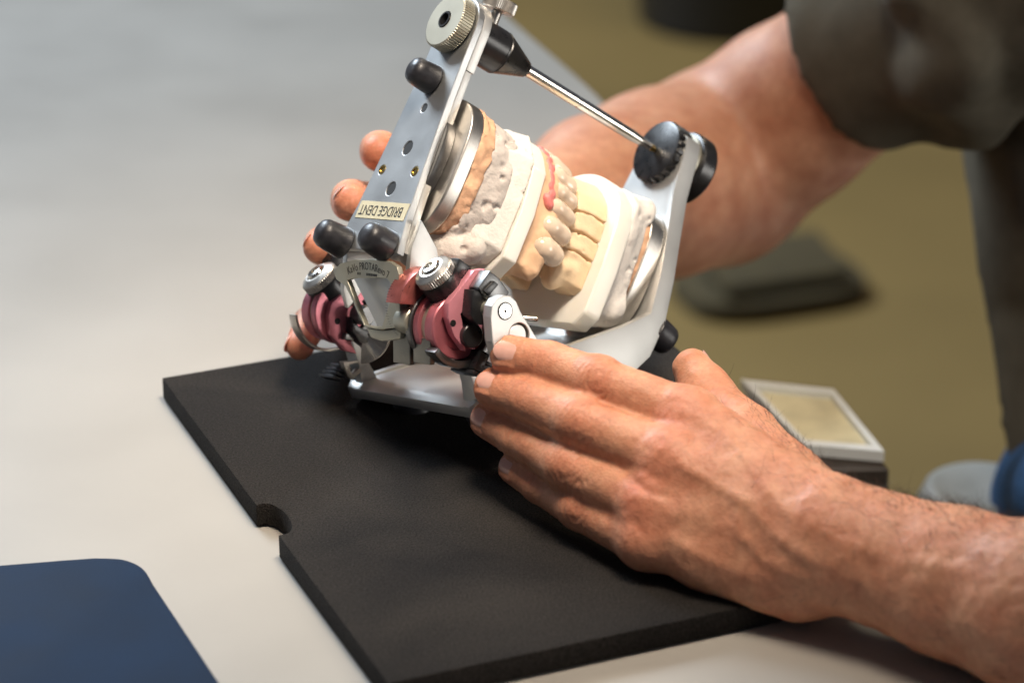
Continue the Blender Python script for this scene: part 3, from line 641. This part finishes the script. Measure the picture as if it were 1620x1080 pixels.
# upper: steel plate with notches
def steel_plate(Fr, cx, cy, rx, ry, z0, z1, nz):
    o = []
    for i in range(96):
        t = 2 * math.pi * i / 96; c_, s_ = math.cos(t), math.sin(t); r_ = 1.0
        for a0 in (38, 142, -42, -138):
            if abs(math.degrees(t) - (a0 % 360)) < 9: r_ = 1.0
        o.append((cx + r_ * rx * math.copysign(abs(c_) ** (2 / 3.2), c_), cy + r_ * ry * math.copysign(abs(s_) ** (2 / 3.2), s_)))
    return Fr.build('mounting_plate', pz(o, z0, z1, (), .8, 3), M['steel'], smooth=60)
steel_plate(UF, 0, -5, 25.5, 28.5, -14.5, -8.0, 0)
UF.build('magnet_boss', pz(sup(0, -5, 18, 22, 2.5), -8.0 + .02, -3.3, (), .4), M['darksteel'])
# orange stone layer
f = Field((-32, -40, -30), (32, 32, -10), .7); sl, P = f.all()
f.g = (sdf_super(P, 0, -4.5, 25.4, 28.0, 3, -22, -14.0, 1.5) - .9 * vnoise(P, 4.5, 1) - .5 * vnoise(P, 1.6, 2)).astype(np.float32); field_obj(UF, 'orange_stone_layer', f, M['orange'])
# rough grey and white plaster
f = Field((-36, -50, -46), (36, 32, -14), .7); sl, P = f.all()
d = sdf_super(P, 0, -6, 25.0, 27, 3.0, -34, -19.5, 2) - 1.0 * vnoise(P, 8, 3) - .35 * vnoise(P, 2.6, 4)
f.g = d.astype(np.float32)
for c_, r_ in (((8, -35, -22), 9), ((16, -34, -26), 8), ((-4, -34, -22), 8), ((-16, -33, -24), 8), ((22, -30, -30), 6), ((12, -38, -24), 6), ((2, -38, -20), 6)): f.ball(c_, r_, 2.5, (r_ * 1.15, r_ * .9, r_ * .9))
sl, P = f.all(); f.g = (f.g - .5 * vnoise(P, 4.5, 5) - .22 * vnoise(P, 1.5, 6)).astype(np.float32)
pits(f, 130, .7, 1.7, 1); field_obj(UF, 'rough_plaster', f, M['plastergrey'])
f = Field((-32, -42, -44), (32, 30, -24), .6); sl, P = f.all()
pts_w = [(-25, 14), (-15, 22.5), (0, 25), (15, 22.5), (25, 13), (27, -5), (27, -26), (21, -33), (-21, -33), (-27, -26), (-27, -5)]
d2 = poly_sd(P, pts_w) + .28 * (P[..., 2] + 40); dz = np.maximum(-40.5 - P[..., 2], P[..., 2] + 27)
f.g = (np.maximum(d2, dz) - .25 * vnoise(P, 5, 7) - .12 * vnoise(P, 1.5, 8)).astype(np.float32); pits(f, 30, .5, 1.0, 2); field_obj(UF, 'white_plaster_block', f, M['plaster'])
def disc_plate(Fr, name, pts, z0, z1, bev=.7): return Fr.build(name, pz(pts, z0, z1, (), bev, 3), M['disc'])
disc_plate(UF, 'milky_base', arcpts([(25.5, 10), (15, 20.5), (0, 23.5), (-15, 20.5), (-25.5, 10)], 6) + [(-29, -8), (-29, -28), (-23, -35), (23, -35), (29, -28), (29, -8)], -47.5, -40.8)
# upper stone: arch-shaped rim on a base
ARCH = [(-24, -26), (-23.5, -14), (-21, -2), (-16, 9), (-8, 16), (0, 18.5), (8, 16), (16, 9), (21, -2), (23.5, -14), (24, -26)]
AP = arcpts(ARCH, 8)
f = Field((-34, -42, -66), (34, 32, -44), .6)
sl, P = f.all(); base_pts = arcpts([(24.5, 9), (14, 20), (0, 23), (-14, 20), (-24.5, 9)], 6) + [(-27, -8), (-26.5, -27), (-21, -31), (21, -31), (26.5, -27), (27, -8)]
d2 = poly_sd(P, base_pts) - .10 * (P[..., 2] + 48); dz = np.maximum(-56.5 - P[..., 2], P[..., 2] + 47.3)
f.g = (np.maximum(d2, dz)).astype(np.float32)
for a, b in zip(AP[::4], AP[4::4]): f.cone((a[0], a[1], -57), (b[0], b[1], -57), 4.6, 4.6, 2.0)
sl, P = f.all(); f.g = (f.g - .5 * vnoise(P, 4, 9) - .16 * vnoise(P, 1.2, 10)).astype(np.float32); field_obj(UF, 'beige_stone_arch', f, M['stone'])
# ceramic teeth, one mesh each, along the arch
acc = [0]
for a, b in zip(AP, AP[1:]): acc.append(acc[-1] + math.dist(a, b))
def arch_at(s_):
    i = max(0, min(len(AP) - 2, int(np.searchsorted(acc, s_)) - 1)); t = (s_ - acc[i]) / (acc[i + 1] - acc[i]); p = np.array(AP[i]) * (1 - t) + np.array(AP[i + 1]) * t
    tg = np.array(AP[i + 1]) - np.array(AP[i]); return p, tg / np.linalg.norm(tg)
TOT = acc[-1]
def tooth(s_, wd, big, hgt):
    p, t = arch_at(s_); n = np.array([-t[1], t[0]]);  n = n if n @ p > 0 or p[1] > 12 and n[1] > 0 else -n
    f = Field((p[0] - 12, p[1] - 12, -74), (p[0] + 12, p[1] + 12, -52), .45); z = -59.5
    def q(a, b, zz): return (p[0] + t[0] * a + n[0] * b, p[1] + t[1] * a + n[1] * b, zz)
    w2 = wd / 2; p = p + n * 1.2; R3 = np.array([[t[0], t[1], 0], [n[0], n[1], 0], [0, 0, 1.0]])
    def lobe(c_, rad, k):
        sl, P = f.all(); e = ((P - np.array(c_)) @ R3.T) / np.array(rad); f.blend(sl, (np.linalg.norm(e, axis=-1) - 1) * min(rad), k)
    if big:
        lobe(q(-w2 * .35, 1.6, z + .6), (w2 * .78, 4.2, 5.6), .8); lobe(q(w2 * .4, 1.5, z + .4), (w2 * .74, 4.1, 5.4), .8); lobe(q(0, -1.5, z), (w2 * 1.05, 4.4, 5.2), 1.4)
        lobe(q(-w2 * .3, .4, z - 5.6), (w2 * .70, 4.0, 3.8), 1.0); lobe(q(w2 * .42, .3, z - 5.4), (w2 * .66, 3.8, 3.6), 1.0)
    else:
        lobe(q(0, 1.5, z + .8), (w2 * 1.14, 4.6, 5.6), 1.0); lobe(q(0, -1.4, z), (w2 * .95, 4.2, 5.0), 1.4)
        lobe(q(.4, .6, z - hgt * .50), (w2 * 1.06, 4.2, 4.8), 2.4); lobe(q(-.6, -1.2, z - hgt * .52), (w2 * .9, 3.6, 4.2), 1.6)
    sl, P = f.all(); f.g = (f.g - .14 * vnoise(P, 2.6, int(s_ * 7) + 11)).astype(np.float32)
    field_obj(UF, 'tooth', f, M['ceramic'])
s0 = TOT - 5.0
for wd, big, hg in ((8.8, False, 9.6), (8.4, False, 10.8), (7.2, False, 11.2), (7.0, False, 11.4), (7.4, False, 11.8), (6.6, False, 10.6), (8.0, False, 9.8), (8.0, False, 9.8), (6.6, False, 9.2), (7.4, False, 10)):
    s0 -= wd * .5; tooth(s0, wd, big, hg); s0 -= wd * .5
f = Field((-2, -20, -66), (36, 32, -48), .6)
for s_ in np.linspace(TOT - 50, TOT - 25, 13):
    p, t = arch_at(s_); n = np.array([t[1], -t[0]]); n = n if n @ (p - np.array([0, -10])) > 0 else -n
    q_ = p + n * 4.6; f.ball((q_[0], q_[1], -53.0 - .9 * math.sin(s_ * 1.7)), 2.2, 1.0, (2.3, 2.3, 2.4))
sl, P = f.all(); f.g = (f.g - .35 * vnoise(P, 2.2, 12) - .2 * vnoise(P, .9, 13)).astype(np.float32); field_obj(UF, 'pink_gum', f, M['gum'])
# lower: steel plate, plaster, milky base, sawn stone dies
steel_plate(LF, 0, -4, 25.5, 28.0, -113.4, -105.5, 0)
f = Field((-34, -42, -112), (34, 34, -88), .7); sl, P = f.all()
d = sdf_super(P, 0, -5, 29.5, 31, 3.2, -107, -92.4, 1.0) + .32 * (-93 - P[..., 2]) - 1.1 * vnoise(P, 10, 14) - .3 * vnoise(P, 2.5, 15)
f.g = d.astype(np.float32)
for c_, r_ in (((21, -24, -103), 6), ((17, 19, -103), 6)): f.ball(c_, r_, 6)
sl, P = f.all(); f.g = (f.g - .3 * vnoise(P, 3, 16)).astype(np.float32); pits(f, 60, .7, 1.5, 3); field_obj(LF, 'white_plaster', f, M['plaster'])
f = Field((-32, -40, -114), (32, 32, -98), .7); sl, P = f.all()
f.g = (sdf_super(P, 0, -4, 25.2, 27.6, 3, -107, -101, 1.2) - .8 * vnoise(P, 4, 17) - .4 * vnoise(P, 1.5, 18)).astype(np.float32); field_obj(LF, 'orange_stone_layer', f, M['orange'])
lb = arcpts([(30, 6), (25, 17), (13, 24.5), (0, 27), (-13, 24.5), (-25, 17), (-30, 6)], 6) + [(-32, -12), (-32, -32), (-27, -38), (27, -38), (32, -32), (32, -12)]
disc_plate(LF, 'milky_base', lb, -92.5, -84.0, 1.6)
def die_segments():
    cuts = [-100, -13.5, -5.0, 4.0, 100]            # saw cuts across the right-hand arch, by anterior position
    op = arcpts([(23.5, 6), (19, 14), (10, 20.5), (0, 22.5), (-10, 20.5), (-19, 14), (-23.5, 6)], 6) + [(-25, -10), (-25, -23), (-22, -26), (-10, -26), (-9.5, -8), (0, 6), (9.5, -8), (10, -26), (22, -26), (25, -23), (25, -10)]
    for k in range(4):
        f = Field((-30, -32, -87), (30, 28, -60), .6); sl, P = f.all()
        d2 = poly_sd(P, op) + .16 * (P[..., 2] + 84); dz = np.maximum(-84.2 - P[..., 2], P[..., 2] + 70.5)
        f.g = (np.maximum(d2, dz)).astype(np.float32)
        for a, b in zip(AP[::4], AP[4::4]): f.cone((a[0] * .82, a[1] * .9 - 1, -72), (b[0] * .82, b[1] * .9 - 1, -72), 4.0, 4.0, 2.2)
        for s_ in np.linspace(8, TOT - 8, 12):
            p, t = arch_at(s_); f.ball((p[0] * .78, p[1] * .86 - 1, -69), 3.0, 2.0, (3.4, 3.4, 3.4))
            f.ball((p[0] * .94, p[1] * .94 - 1, -75.5), 2.4, 2.4, (2.8, 2.8, 5))
        yy = P[..., 1] + .42 * (P[..., 0] - 18) * -1 + .5 * np.sin(P[..., 2] * .35) * 1.2
        sd = np.maximum(cuts[k] + .46 - yy, yy - (cuts[k + 1] - .46))
        sd2 = np.where(P[..., 0] < 4, np.where(np.full(P.shape[:-1], k == 0), -5.0, 5.0), sd) if k == 0 else np.where(P[..., 0] < 4.4, 5.0, sd)
        f.g = (np.maximum(f.g, sd2) - .12 * vnoise(P, 1.6, 20) - .2 * vnoise(P, 4, 21)).astype(np.float32)
        pits(f, 5, .5, .8, 40 + k); field_obj(LF, 'die_segment', f, M['die'])
die_segments()

# ================================================================== PERSON
def chain(f, pts, rad, k=3.0, flat=None):
    for (a, b), (ra, rb) in zip(zip(pts, pts[1:]), zip(rad, rad[1:])): f.cone(a, b, ra, rb, k, flat)
# ---- hand in front (back of the hand towards the camera)
FING = {
    'index': dict(p=[(806, 561, 1.052), (868, 575, 1.047), (946, 604, 1.036), (1088, 660, 1.024)], r=[7.4, 8.1, 9.2, 10.2]),
    'middle': dict(p=[(781, 614, 1.056), (836, 630, 1.046), (915, 667, 1.030), (1062, 727, 1.014)], r=[7.6, 8.2, 9.4, 10.4]),
    'ring': dict(p=[(774, 664, 1.066), (822, 691, 1.054), (898, 735, 1.034), (1028, 797, 1.013)], r=[7.3, 7.9, 9.2, 10.0]),
    'little': dict(p=[(815, 740, 1.060), (855, 766, 1.050), (918, 803, 1.034), (1022, 855, 1.012)], r=[6.4, 6.9, 8.0, 9.2]),
}
wrist = [cs(1330, 868, .990), cs(1345, 830, .994), cs(1330, 905, .992)]
lo = cs(720, 520, .95); hi = cs(1790, 1120, .93)
f = Field((-24, -22, 875), (300, 160, 1092), .8)
for nme, d in FING.items():
    P_ = [cs(*p) for p in d['p']]; d['P'] = P_; r = d['r']
    chain(f, P_[:2], r[:2], 2.0); chain(f, P_[1:3], r[1:3], 2.2); chain(f, P_[2:], r[2:], 2.4)
    f.ball(P_[2] + np.array([0, -1, -1.4]), r[2] * .93, 3.0); f.ball(P_[3] + np.array([0, 0, -2.4]), r[3] * .95, 5)
g_hand = f.g.copy()
# palm: metacarpals blended together
f.g[:] = 50
W_ = {'index': cs(1322, 828, .992), 'middle': cs(1322, 850, .986), 'ring': cs(1318, 878, .987), 'little': cs(1310, 900, .992)}
for nme, d in FING.items(): f.cone(d['P'][3], W_[nme], d['r'][3] * 1.06, 14.5, 9.0)
f.cone(cs(1095, 690, 1.036), cs(1300, 850, 1.006), 12, 15, 9); f.cone(cs(1050, 820, 1.022), cs(1290, 905, 1.002), 12, 14, 9); f.cone(cs(1120, 885, 1.003), cs(1260, 925, .994), 10, 12, 9)
# thumb
th_p = [cs(1096, 583, 1.085), cs(1118, 622, 1.078), cs(1178, 690, 1.058), cs(1285, 800, 1.018)]
chain(f, th_p, [7.8, 9.6, 11.5, 14.5], 5)
# forearm
chain(f, [cs(1322, 852, .990), cs(1400, 884, .982), cs(1500, 918, .972), cs(1640, 962, .955), cs(1800, 1010, .935), cs(2030, 1070, .925)], [20.5, 21.5, 24.5, 28.0, 31, 36], 8, (np.array([0.0, 0.12, 1]), .92))
palm = f.g; k = 4.2; hh = np.clip(.5 + .5 * (palm - g_hand) / k, 0, 1); f.g = palm * (1 - hh) + g_hand * hh - k * hh * (1 - hh)
V, Q = f.mesh(); V = relax(V, Q, 2, .5); Nn = vnormals(V, Q)
def gauss(x, s): return np.exp(-(x / s) ** 2)
def seg_dist(V, a, b):
    ab = b - a; t = np.clip(((V - a) @ ab) / (ab @ ab), 0, 1); return np.linalg.norm(V - a - t[:, None] * ab, axis=1), t
front = np.clip(-Nn[:, 2] * 1.4, 0, 1)
disp = np.zeros(len(V)); red = np.zeros(len(V))
NAILS = []
for nme, d in FING.items():
    P_, r = d['P'], d['r']
    # proximal finger joint: ringed wrinkles
    c_ = P_[2] + np.array([.3, -.8, -r[2]]); ax = (P_[1] - P_[3]); ax /= np.linalg.norm(ax); n_ = np.array([-.10, -.30, -1.0]); n_ -= ax * (n_ @ ax); n_ /= np.linalg.norm(n_); b_ = np.cross(ax, n_)
    q = V - c_; u = q @ ax; w_ = q @ b_; near = gauss(np.linalg.norm(q, axis=1), 13)
    wob = 1.1 * vnoise(V, 4.0, 31)
    rr = np.sqrt((u / 4.6) ** 2 + (w_ / 6.2) ** 2)
    dn = np.linalg.norm(q, axis=1); brk = .25 + .75 * np.clip(1.6 * vnoise(V, 4.0, 38) + .5, 0, 1)
    for r_i, am in ((.40, .26), (.85, .42), (1.25, .44), (1.65, .26)): disp -= front * am * brk * gauss(rr + .12 * wob - r_i, .13) * (dn < 13)
    disp += front * gauss(dn, 8.5) * .14 * np.sin((w_ * .35 + u * 3.0 + 2 * wob)) + front * .45 * gauss(dn, 7)
    red += .34 * gauss(dn, 8.0) * front
    # distal joint: two or three cross creases
    c2 = P_[1] + n_ * r[1]; q = V - c2; ax2 = P_[0] - P_[1]; ax2 /= np.linalg.norm(ax2); u = q @ ax2; dd = np.linalg.norm(q, axis=1)
    for o_ in (-2.2, 0, 2.0): disp -= front * .42 * gauss(u - o_ + .5 * vnoise(V, 3, 32), .75) * gauss(dd, 7)
    red += .2 * gauss(dd, 7) * front
    # knuckle
    c3 = P_[3] + n_ * r[3]; dd = np.linalg.norm(V - c3, axis=1); red += .34 * gauss(dd, 11) * front; disp += front * .25 * gauss(dd, 10) * vnoise(V, 2.4, 33)
    tip = P_[0]; red += .3 * gauss(np.linalg.norm(V - tip, axis=1), 10)
    # tendon to the wrist
    sd, t = seg_dist(V, P_[3] + np.array([0, -1, -r[3]]), W_[nme] + np.array([0, 0, -13])); disp += front * 0.9 * gauss(sd, 5.0) * np.clip(1.1 - t, 0, 1) * np.clip(t * 6, 0, 1)
    # nail seat
    nt_ = ax2; nn = {'index': np.array([.02, -.18, -1]), 'middle': np.array([-.42, -.52, -.85]), 'ring': np.array([-.20, .02, -1.0]), 'little': np.array([-.22, -.02, -1.0])}[nme]
    nn = nn - nt_ * (nn @ nt_); nn /= np.linalg.norm(nn); nb = np.cross(nt_, nn)
    nl, nw = {'index': (11.0, 9.4), 'middle': (9.6, 8.8), 'ring': (9.2, 8.6), 'little': (8.4, 7.8)}[nme]
    base = tip - nt_ * (nl * .52) ; q = V - tip; u = q @ nt_; w_ = q @ nb; hn = q @ nn
    inn = (hn > 0) * np.exp(-np.clip(np.abs(u - nl * .06) - nl * .50, 0, 9) ** 2 / .5) * np.exp(-np.clip(np.abs(w_) - nw * .48, 0, 9) ** 2 / .4)
    rim = (hn > 0) * gauss(np.maximum(np.abs(u - nl * .06) / (nl * .5), np.abs(w_) / (nw * .5)) - 1.12, .16) * (u < nl * .4)
    disp += -.30 * inn * (u < nl * .35) + .34 * rim
    NAILS.append((nme, tip, nt_, nn, nb, nl, nw, r[0]))
# veins and folds on the back of the hand
def poly_ridge(pts, amp, sg):
    global disp
    P_ = [cs(*p) for p in pts]; best = np.full(len(V), 1e9)
    for a, b in zip(P_, P_[1:]):
        ab = (b - a)[:2]; t = np.clip(((V[:, :2] - a[:2]) @ ab) / (ab @ ab), 0, 1); best = np.minimum(best, np.linalg.norm(V[:, :2] - a[:2] - t[:, None] * ab, axis=1))
    disp += front * amp * .62 * gauss(best, sg * 1.15)
poly_ridge([(1105, 655, 1.0), (1150, 690, 1.0), (1190, 740, 1.0), (1225, 790, 1.0)], .7, 1.6)
poly_ridge([(1075, 735, 1.0), (1130, 765, 1.0), (1175, 790, 1.0), (1215, 835, 1.0), (1275, 880, 1.0)], .9, 1.9)
poly_ridge([(1160, 780, 1.0), (1165, 840, 1.0), (1200, 880, 1.0), (1260, 905, 1.0)], .8, 1.8)
poly_ridge([(1175, 790, 1.0), (1240, 800, 1.0), (1300, 840, 1.0), (1390, 870, 1.0), (1480, 880, 1.0)], .6, 2.2)
poly_ridge([(1060, 850, 1.0), (1110, 880, 1.0), (1180, 905, 1.0)], .6, 2)
poly_ridge([(1000, 760, 1.0), (1030, 780, 1.0), (1060, 785, 1.0)], -.7, 1.3)
poly_ridge([(985, 745, 1.0), (1020, 775, 1.0)], -.8, 1.5)
poly_ridge([(1000, 820, 1.0), (1020, 845, 1.0)], -.6, 1.3)
poly_ridge([(1320, 790, 1.0), (1330, 850, 1.0), (1320, 910, 1.0)], -.45, 1.6); poly_ridge([(1350, 800, 1.0), (1352, 850, 1.0), (1345, 900, 1.0)], -.3, 1.4)
poly_ridge([(1400, 960, 1.0), (1480, 965, 1.0), (1560, 990, 1.0)], .7, 4)
pal = np.clip((V[:, 0] - 40) / 30, 0, 1)
disp += pal * (.45 * vnoise(V, 9, 34) + .28 * vnoise(V, 4, 35)) + .10 * vnoise(V, 2.0, 36)
red += pal * .18 * np.clip(vnoise(V, 12, 37) + .2, 0, 1)
V2 = V + Nn * disp[:, None]
# ---- far arm and hand that hold the articulator from behind
f = Field((-125, -215, 1085), (265, 120, 1530), 2.2)
FAR = [
    ([(600, 241, 1.146), (601, 239, 1.163), (632, 246, 1.205), (700, 290, 1.235)], [7.6, 8.2, 9, 10]),
    ([(556, 320, 1.130), (556, 317, 1.155), (596, 322, 1.198), (675, 345, 1.235)], [7.7, 8.4, 9.2, 10]),
    ([(507, 391, 1.140), (512, 389, 1.16), (556, 392, 1.20), (655, 402, 1.235)], [7.3, 8.0, 9.0, 10]),
    ([(474, 547, 1.150), (491, 512, 1.165), (540, 480, 1.20), (650, 455, 1.238)], [6.2, 7.2, 8.2, 9.5]),
]
for p, r in FAR:
    P_ = [cs(*q) for q in p]; chain(f, P_, r, 2.5)
g_f = f.g.copy(); f.g[:] = 50
WR = cs(835, 360, 1.285)
for p, r in FAR: f.cone(cs(*p[3]), WR + np.array([0, 0, 0]), r[3] * 1.1, 18, 10)
f.cone(cs(760, 420, 1.262), cs(850, 380, 1.285), 14, 20, 10)
chain(f, [WR, cs(950, 308, 1.345), cs(1040, 292, 1.40), cs(1125, 268, 1.44)], [25, 36, 45, 50], 12)
chain(f, [cs(1140, 262, 1.445), cs(1245, 182, 1.425), cs(1365, 98, 1.395), cs(1500, 40, 1.36)], [47, 44, 41, 40], 9)
k = 4.0; hh = np.clip(.5 + .5 * (f.g - g_f) / k, 0, 1); f.g = f.g * (1 - hh) + g_f * hh - k * hh * (1 - hh)
Vb, Qb = f.mesh(); Vb = relax(Vb, Qb, 2); redb = np.zeros(len(Vb))
for p, r in FAR: redb += .5 * gauss(np.linalg.norm(Vb - cs(*p[0]), axis=1), 13)
pb = c2w(cs(1560, 500, 1.5))
person = empty('person', Matrix.Translation((pb[0], pb[1], FLOORZ)))
tag(person, 'person in a grey t-shirt holding the dental articulator with both hands', 'person')
pl = np.array(person.location)
VV = np.concatenate([c2w(V2), c2w(Vb)]) - pl; QQ = np.concatenate([Q, Qb + len(V2)])
me = np_mesh('body', VV, QQ); at = me.attributes.new('red', 'FLOAT', 'POINT'); at.data.foreach_set('value', np.clip(np.concatenate([red, redb]), 0, .85).astype(np.float32))
body = finish('body', me, M['skin'], person, 180)
# fingernails
def nail(tip, t, n, b, nl, nw, r, name='fingernail'):
    tip = tip - t * 1.0
    bm = bmesh.new(); nu, nv = 16, 13; R_ = r * .92; rows = []
    for i in range(nu + 1):
        row = []
        for j in range(nv + 1):
            s_ = (j / nv * 2 - 1); x_ = i / nu
            u0 = -nl * .50 + nl * .30 * s_ * s_; u1 = nl * .50 - nl * .26 * s_ * s_     # rounded cuticle and rounded free edge
            u = u0 + (u1 - u0) * x_; a_ = s_ * nw * .45 * (.94 + .06 * math.sin(x_ * 3.14)) / R_
            drop = -.50 * max(0, u / nl * 2) ** 2 - (.45 if i == 0 else .12 if i == 1 else 0) - .25 * abs(s_) ** 6
            row.append(bm.verts.new(c2w(tip + t * u + b * (R_ * math.sin(a_)) + n * (r * .985 - R_ + R_ * math.cos(a_) + drop)) - pl))
        rows.append(row)
    for a, c_ in zip(rows, rows[1:]):
        for j in range(nv): bm.faces.new((a[j], a[j + 1], c_[j + 1], c_[j]))
    bmesh.ops.recalc_face_normals(bm, faces=bm.faces); bmesh.ops.solidify(bm, geom=bm.faces[:], thickness=.0004)
    me = bpy.data.meshes.new(name); bm.to_mesh(me); bm.free(); return finish(name, me, M['nail'], person, 60)
for nme, tip, t, n, b, nl, nw, r in NAILS: nail(tip, t, n, b, nl, nw, r)
tt = th_p[0] - th_p[1]; tt /= np.linalg.norm(tt); tn = np.array([.85, .25, -.45]); tn -= tt * (tn @ tt); tn /= np.linalg.norm(tn); nail(th_p[0], tt, tn, np.cross(tt, tn), 11, 10, 7.8)
for (p, r), n0_ in zip(FAR[1:], (np.array([-.75, -.65, -.25]), np.array([-.8, -.5, -.2]), np.array([-.9, .1, -.45]))):
    a, c_ = cs(*p[0]), cs(*p[1]); t = a - c_; t /= np.linalg.norm(t); n_ = n0_ - t * (n0_ @ t); n_ /= np.linalg.norm(n_); nail(a, t, n_, np.cross(t, n_), 10, 9.5, r[0])
# arm hair: fine tapered strands on wrist and forearm
def hairs(n):
    vs, fs = [], []; Nh = vnormals(V2, Q); wgt = np.clip((V2[:, 0] - 75) / 60, 0, 1) * (.10 + 1.1 * np.clip(-Nh[:, 1], 0, 1) ** 2) * (Nh[:, 2] < .35); wgt /= wgt.sum()
    for i in RNG.choice(len(V2), n, p=wgt):
        p = V2[i]; nrm = Nh[i]; d = np.array([-.35, -.25, -.1]) + RNG.normal(0, .42, 3); d += nrm * (.45 - d @ nrm); d /= np.linalg.norm(d); ln = RNG.uniform(3.5, 9.5); bend = RNG.normal(0, .35, 3) - nrm * .35
        s_ = np.cross(d, nrm); s_ /= max(1e-6, np.linalg.norm(s_)); k0 = len(vs); r0 = RNG.uniform(.05, .085)
        for j in range(4):
            tt_ = j / 3; c_ = p - nrm * .2 + d * ln * tt_ + bend * ln * .35 * tt_ * tt_; rr = r0 * (1 - .8 * tt_)
            for a_ in range(3): vs.append(c_ + rr * (s_ * math.cos(a_ * 2.094) + np.cross(s_, d) * math.sin(a_ * 2.094)))
        for j in range(3):
            for a_ in range(3): fs.append((k0 + j * 3 + a_, k0 + j * 3 + (a_ + 1) % 3, k0 + j * 3 + 3 + (a_ + 1) % 3, k0 + j * 3 + 3 + a_))
    me = np_mesh('arm_hair', c2w(np.array(vs)) - pl, np.array(fs)); o = finish('arm_hair', me, M['hair'], person, 180); o['kind'] = 'stuff'
hairs(2000)
# shirt: sleeve and torso
f = Field((90, -230, 1180), (480, 330, 1680), 4.0)
H0, H1 = cs(1368, 72, 1.395), cs(1640, -40, 1.33)
f.cone(H0, H1, 54, 62, 10)
f.cone(cs(1748, -120, 1.48), cs(1836, 700, 1.44), 88, 92, 30); f.cone(cs(1620, -60, 1.36), cs(1790, -120, 1.48), 70, 86, 30)
sl, P = f.all()
axs = H1 - H0; axs /= np.linalg.norm(axs); q = P - H0; ta = q @ axs; rad = np.linalg.norm(q - ta[..., None] * axs, axis=-1)
fold = 5.0 * np.sin(ta * .07 + P[..., 1] * .045 + 2 * vnoise(P, 60, 51)) + 4 * vnoise(P, 38, 52) + 3.5 * np.sin((P[..., 0] - .55 * P[..., 1]) * .085 + 1.5 * vnoise(P, 50, 53))
f.g = np.maximum(f.g + np.clip(1.6 * fold + 7 * np.sin((P[..., 0] * .8 + P[..., 1] * .35 + .5 * P[..., 2]) * .12 + 2.5 * vnoise(P, 45, 54)), -11, 5.0) * np.clip((ta + 5) / 60, .12, 1), -(ta + 8.0))
inner = np.maximum(rad - 43, ta - 25)
f.g = np.maximum(f.g, -inner).astype(np.float32)
V, Q = f.mesh(); V = relax(V, Q, 2); me = np_mesh('t_shirt', c2w(V) - pl, Q); finish('t_shirt', me, M['shirt'], person, 180)
# jeans: a thigh below the forearm
f = Field((150, -20, 1220), (500, 640, 1800), 7.0)
chain(f, [cs(1690, 775, 1.32), cs(1775, 815, 1.42), cs(1850, 845, 1.56)], [26, 62, 78], 20)
f.cone(cs(1850, 845, 1.56), cs(1875, 740, 1.52), 78, 92, 30)
kn_ = cs(1790, 825, 1.44); f.cone(kn_, kn_ + 500 * np.array([0, math.cos(PITCH), math.sin(PITCH)]), 58, 46, 20)
sl, P = f.all(); f.g = (f.g + 2.5 * vnoise(P, 30, 61)).astype(np.float32)
V, Q = f.mesh(); V = relax(V, Q, 1); me = np_mesh('jeans', c2w(V) - pl, Q); finish('jeans', me, M['jeans'], person, 180)
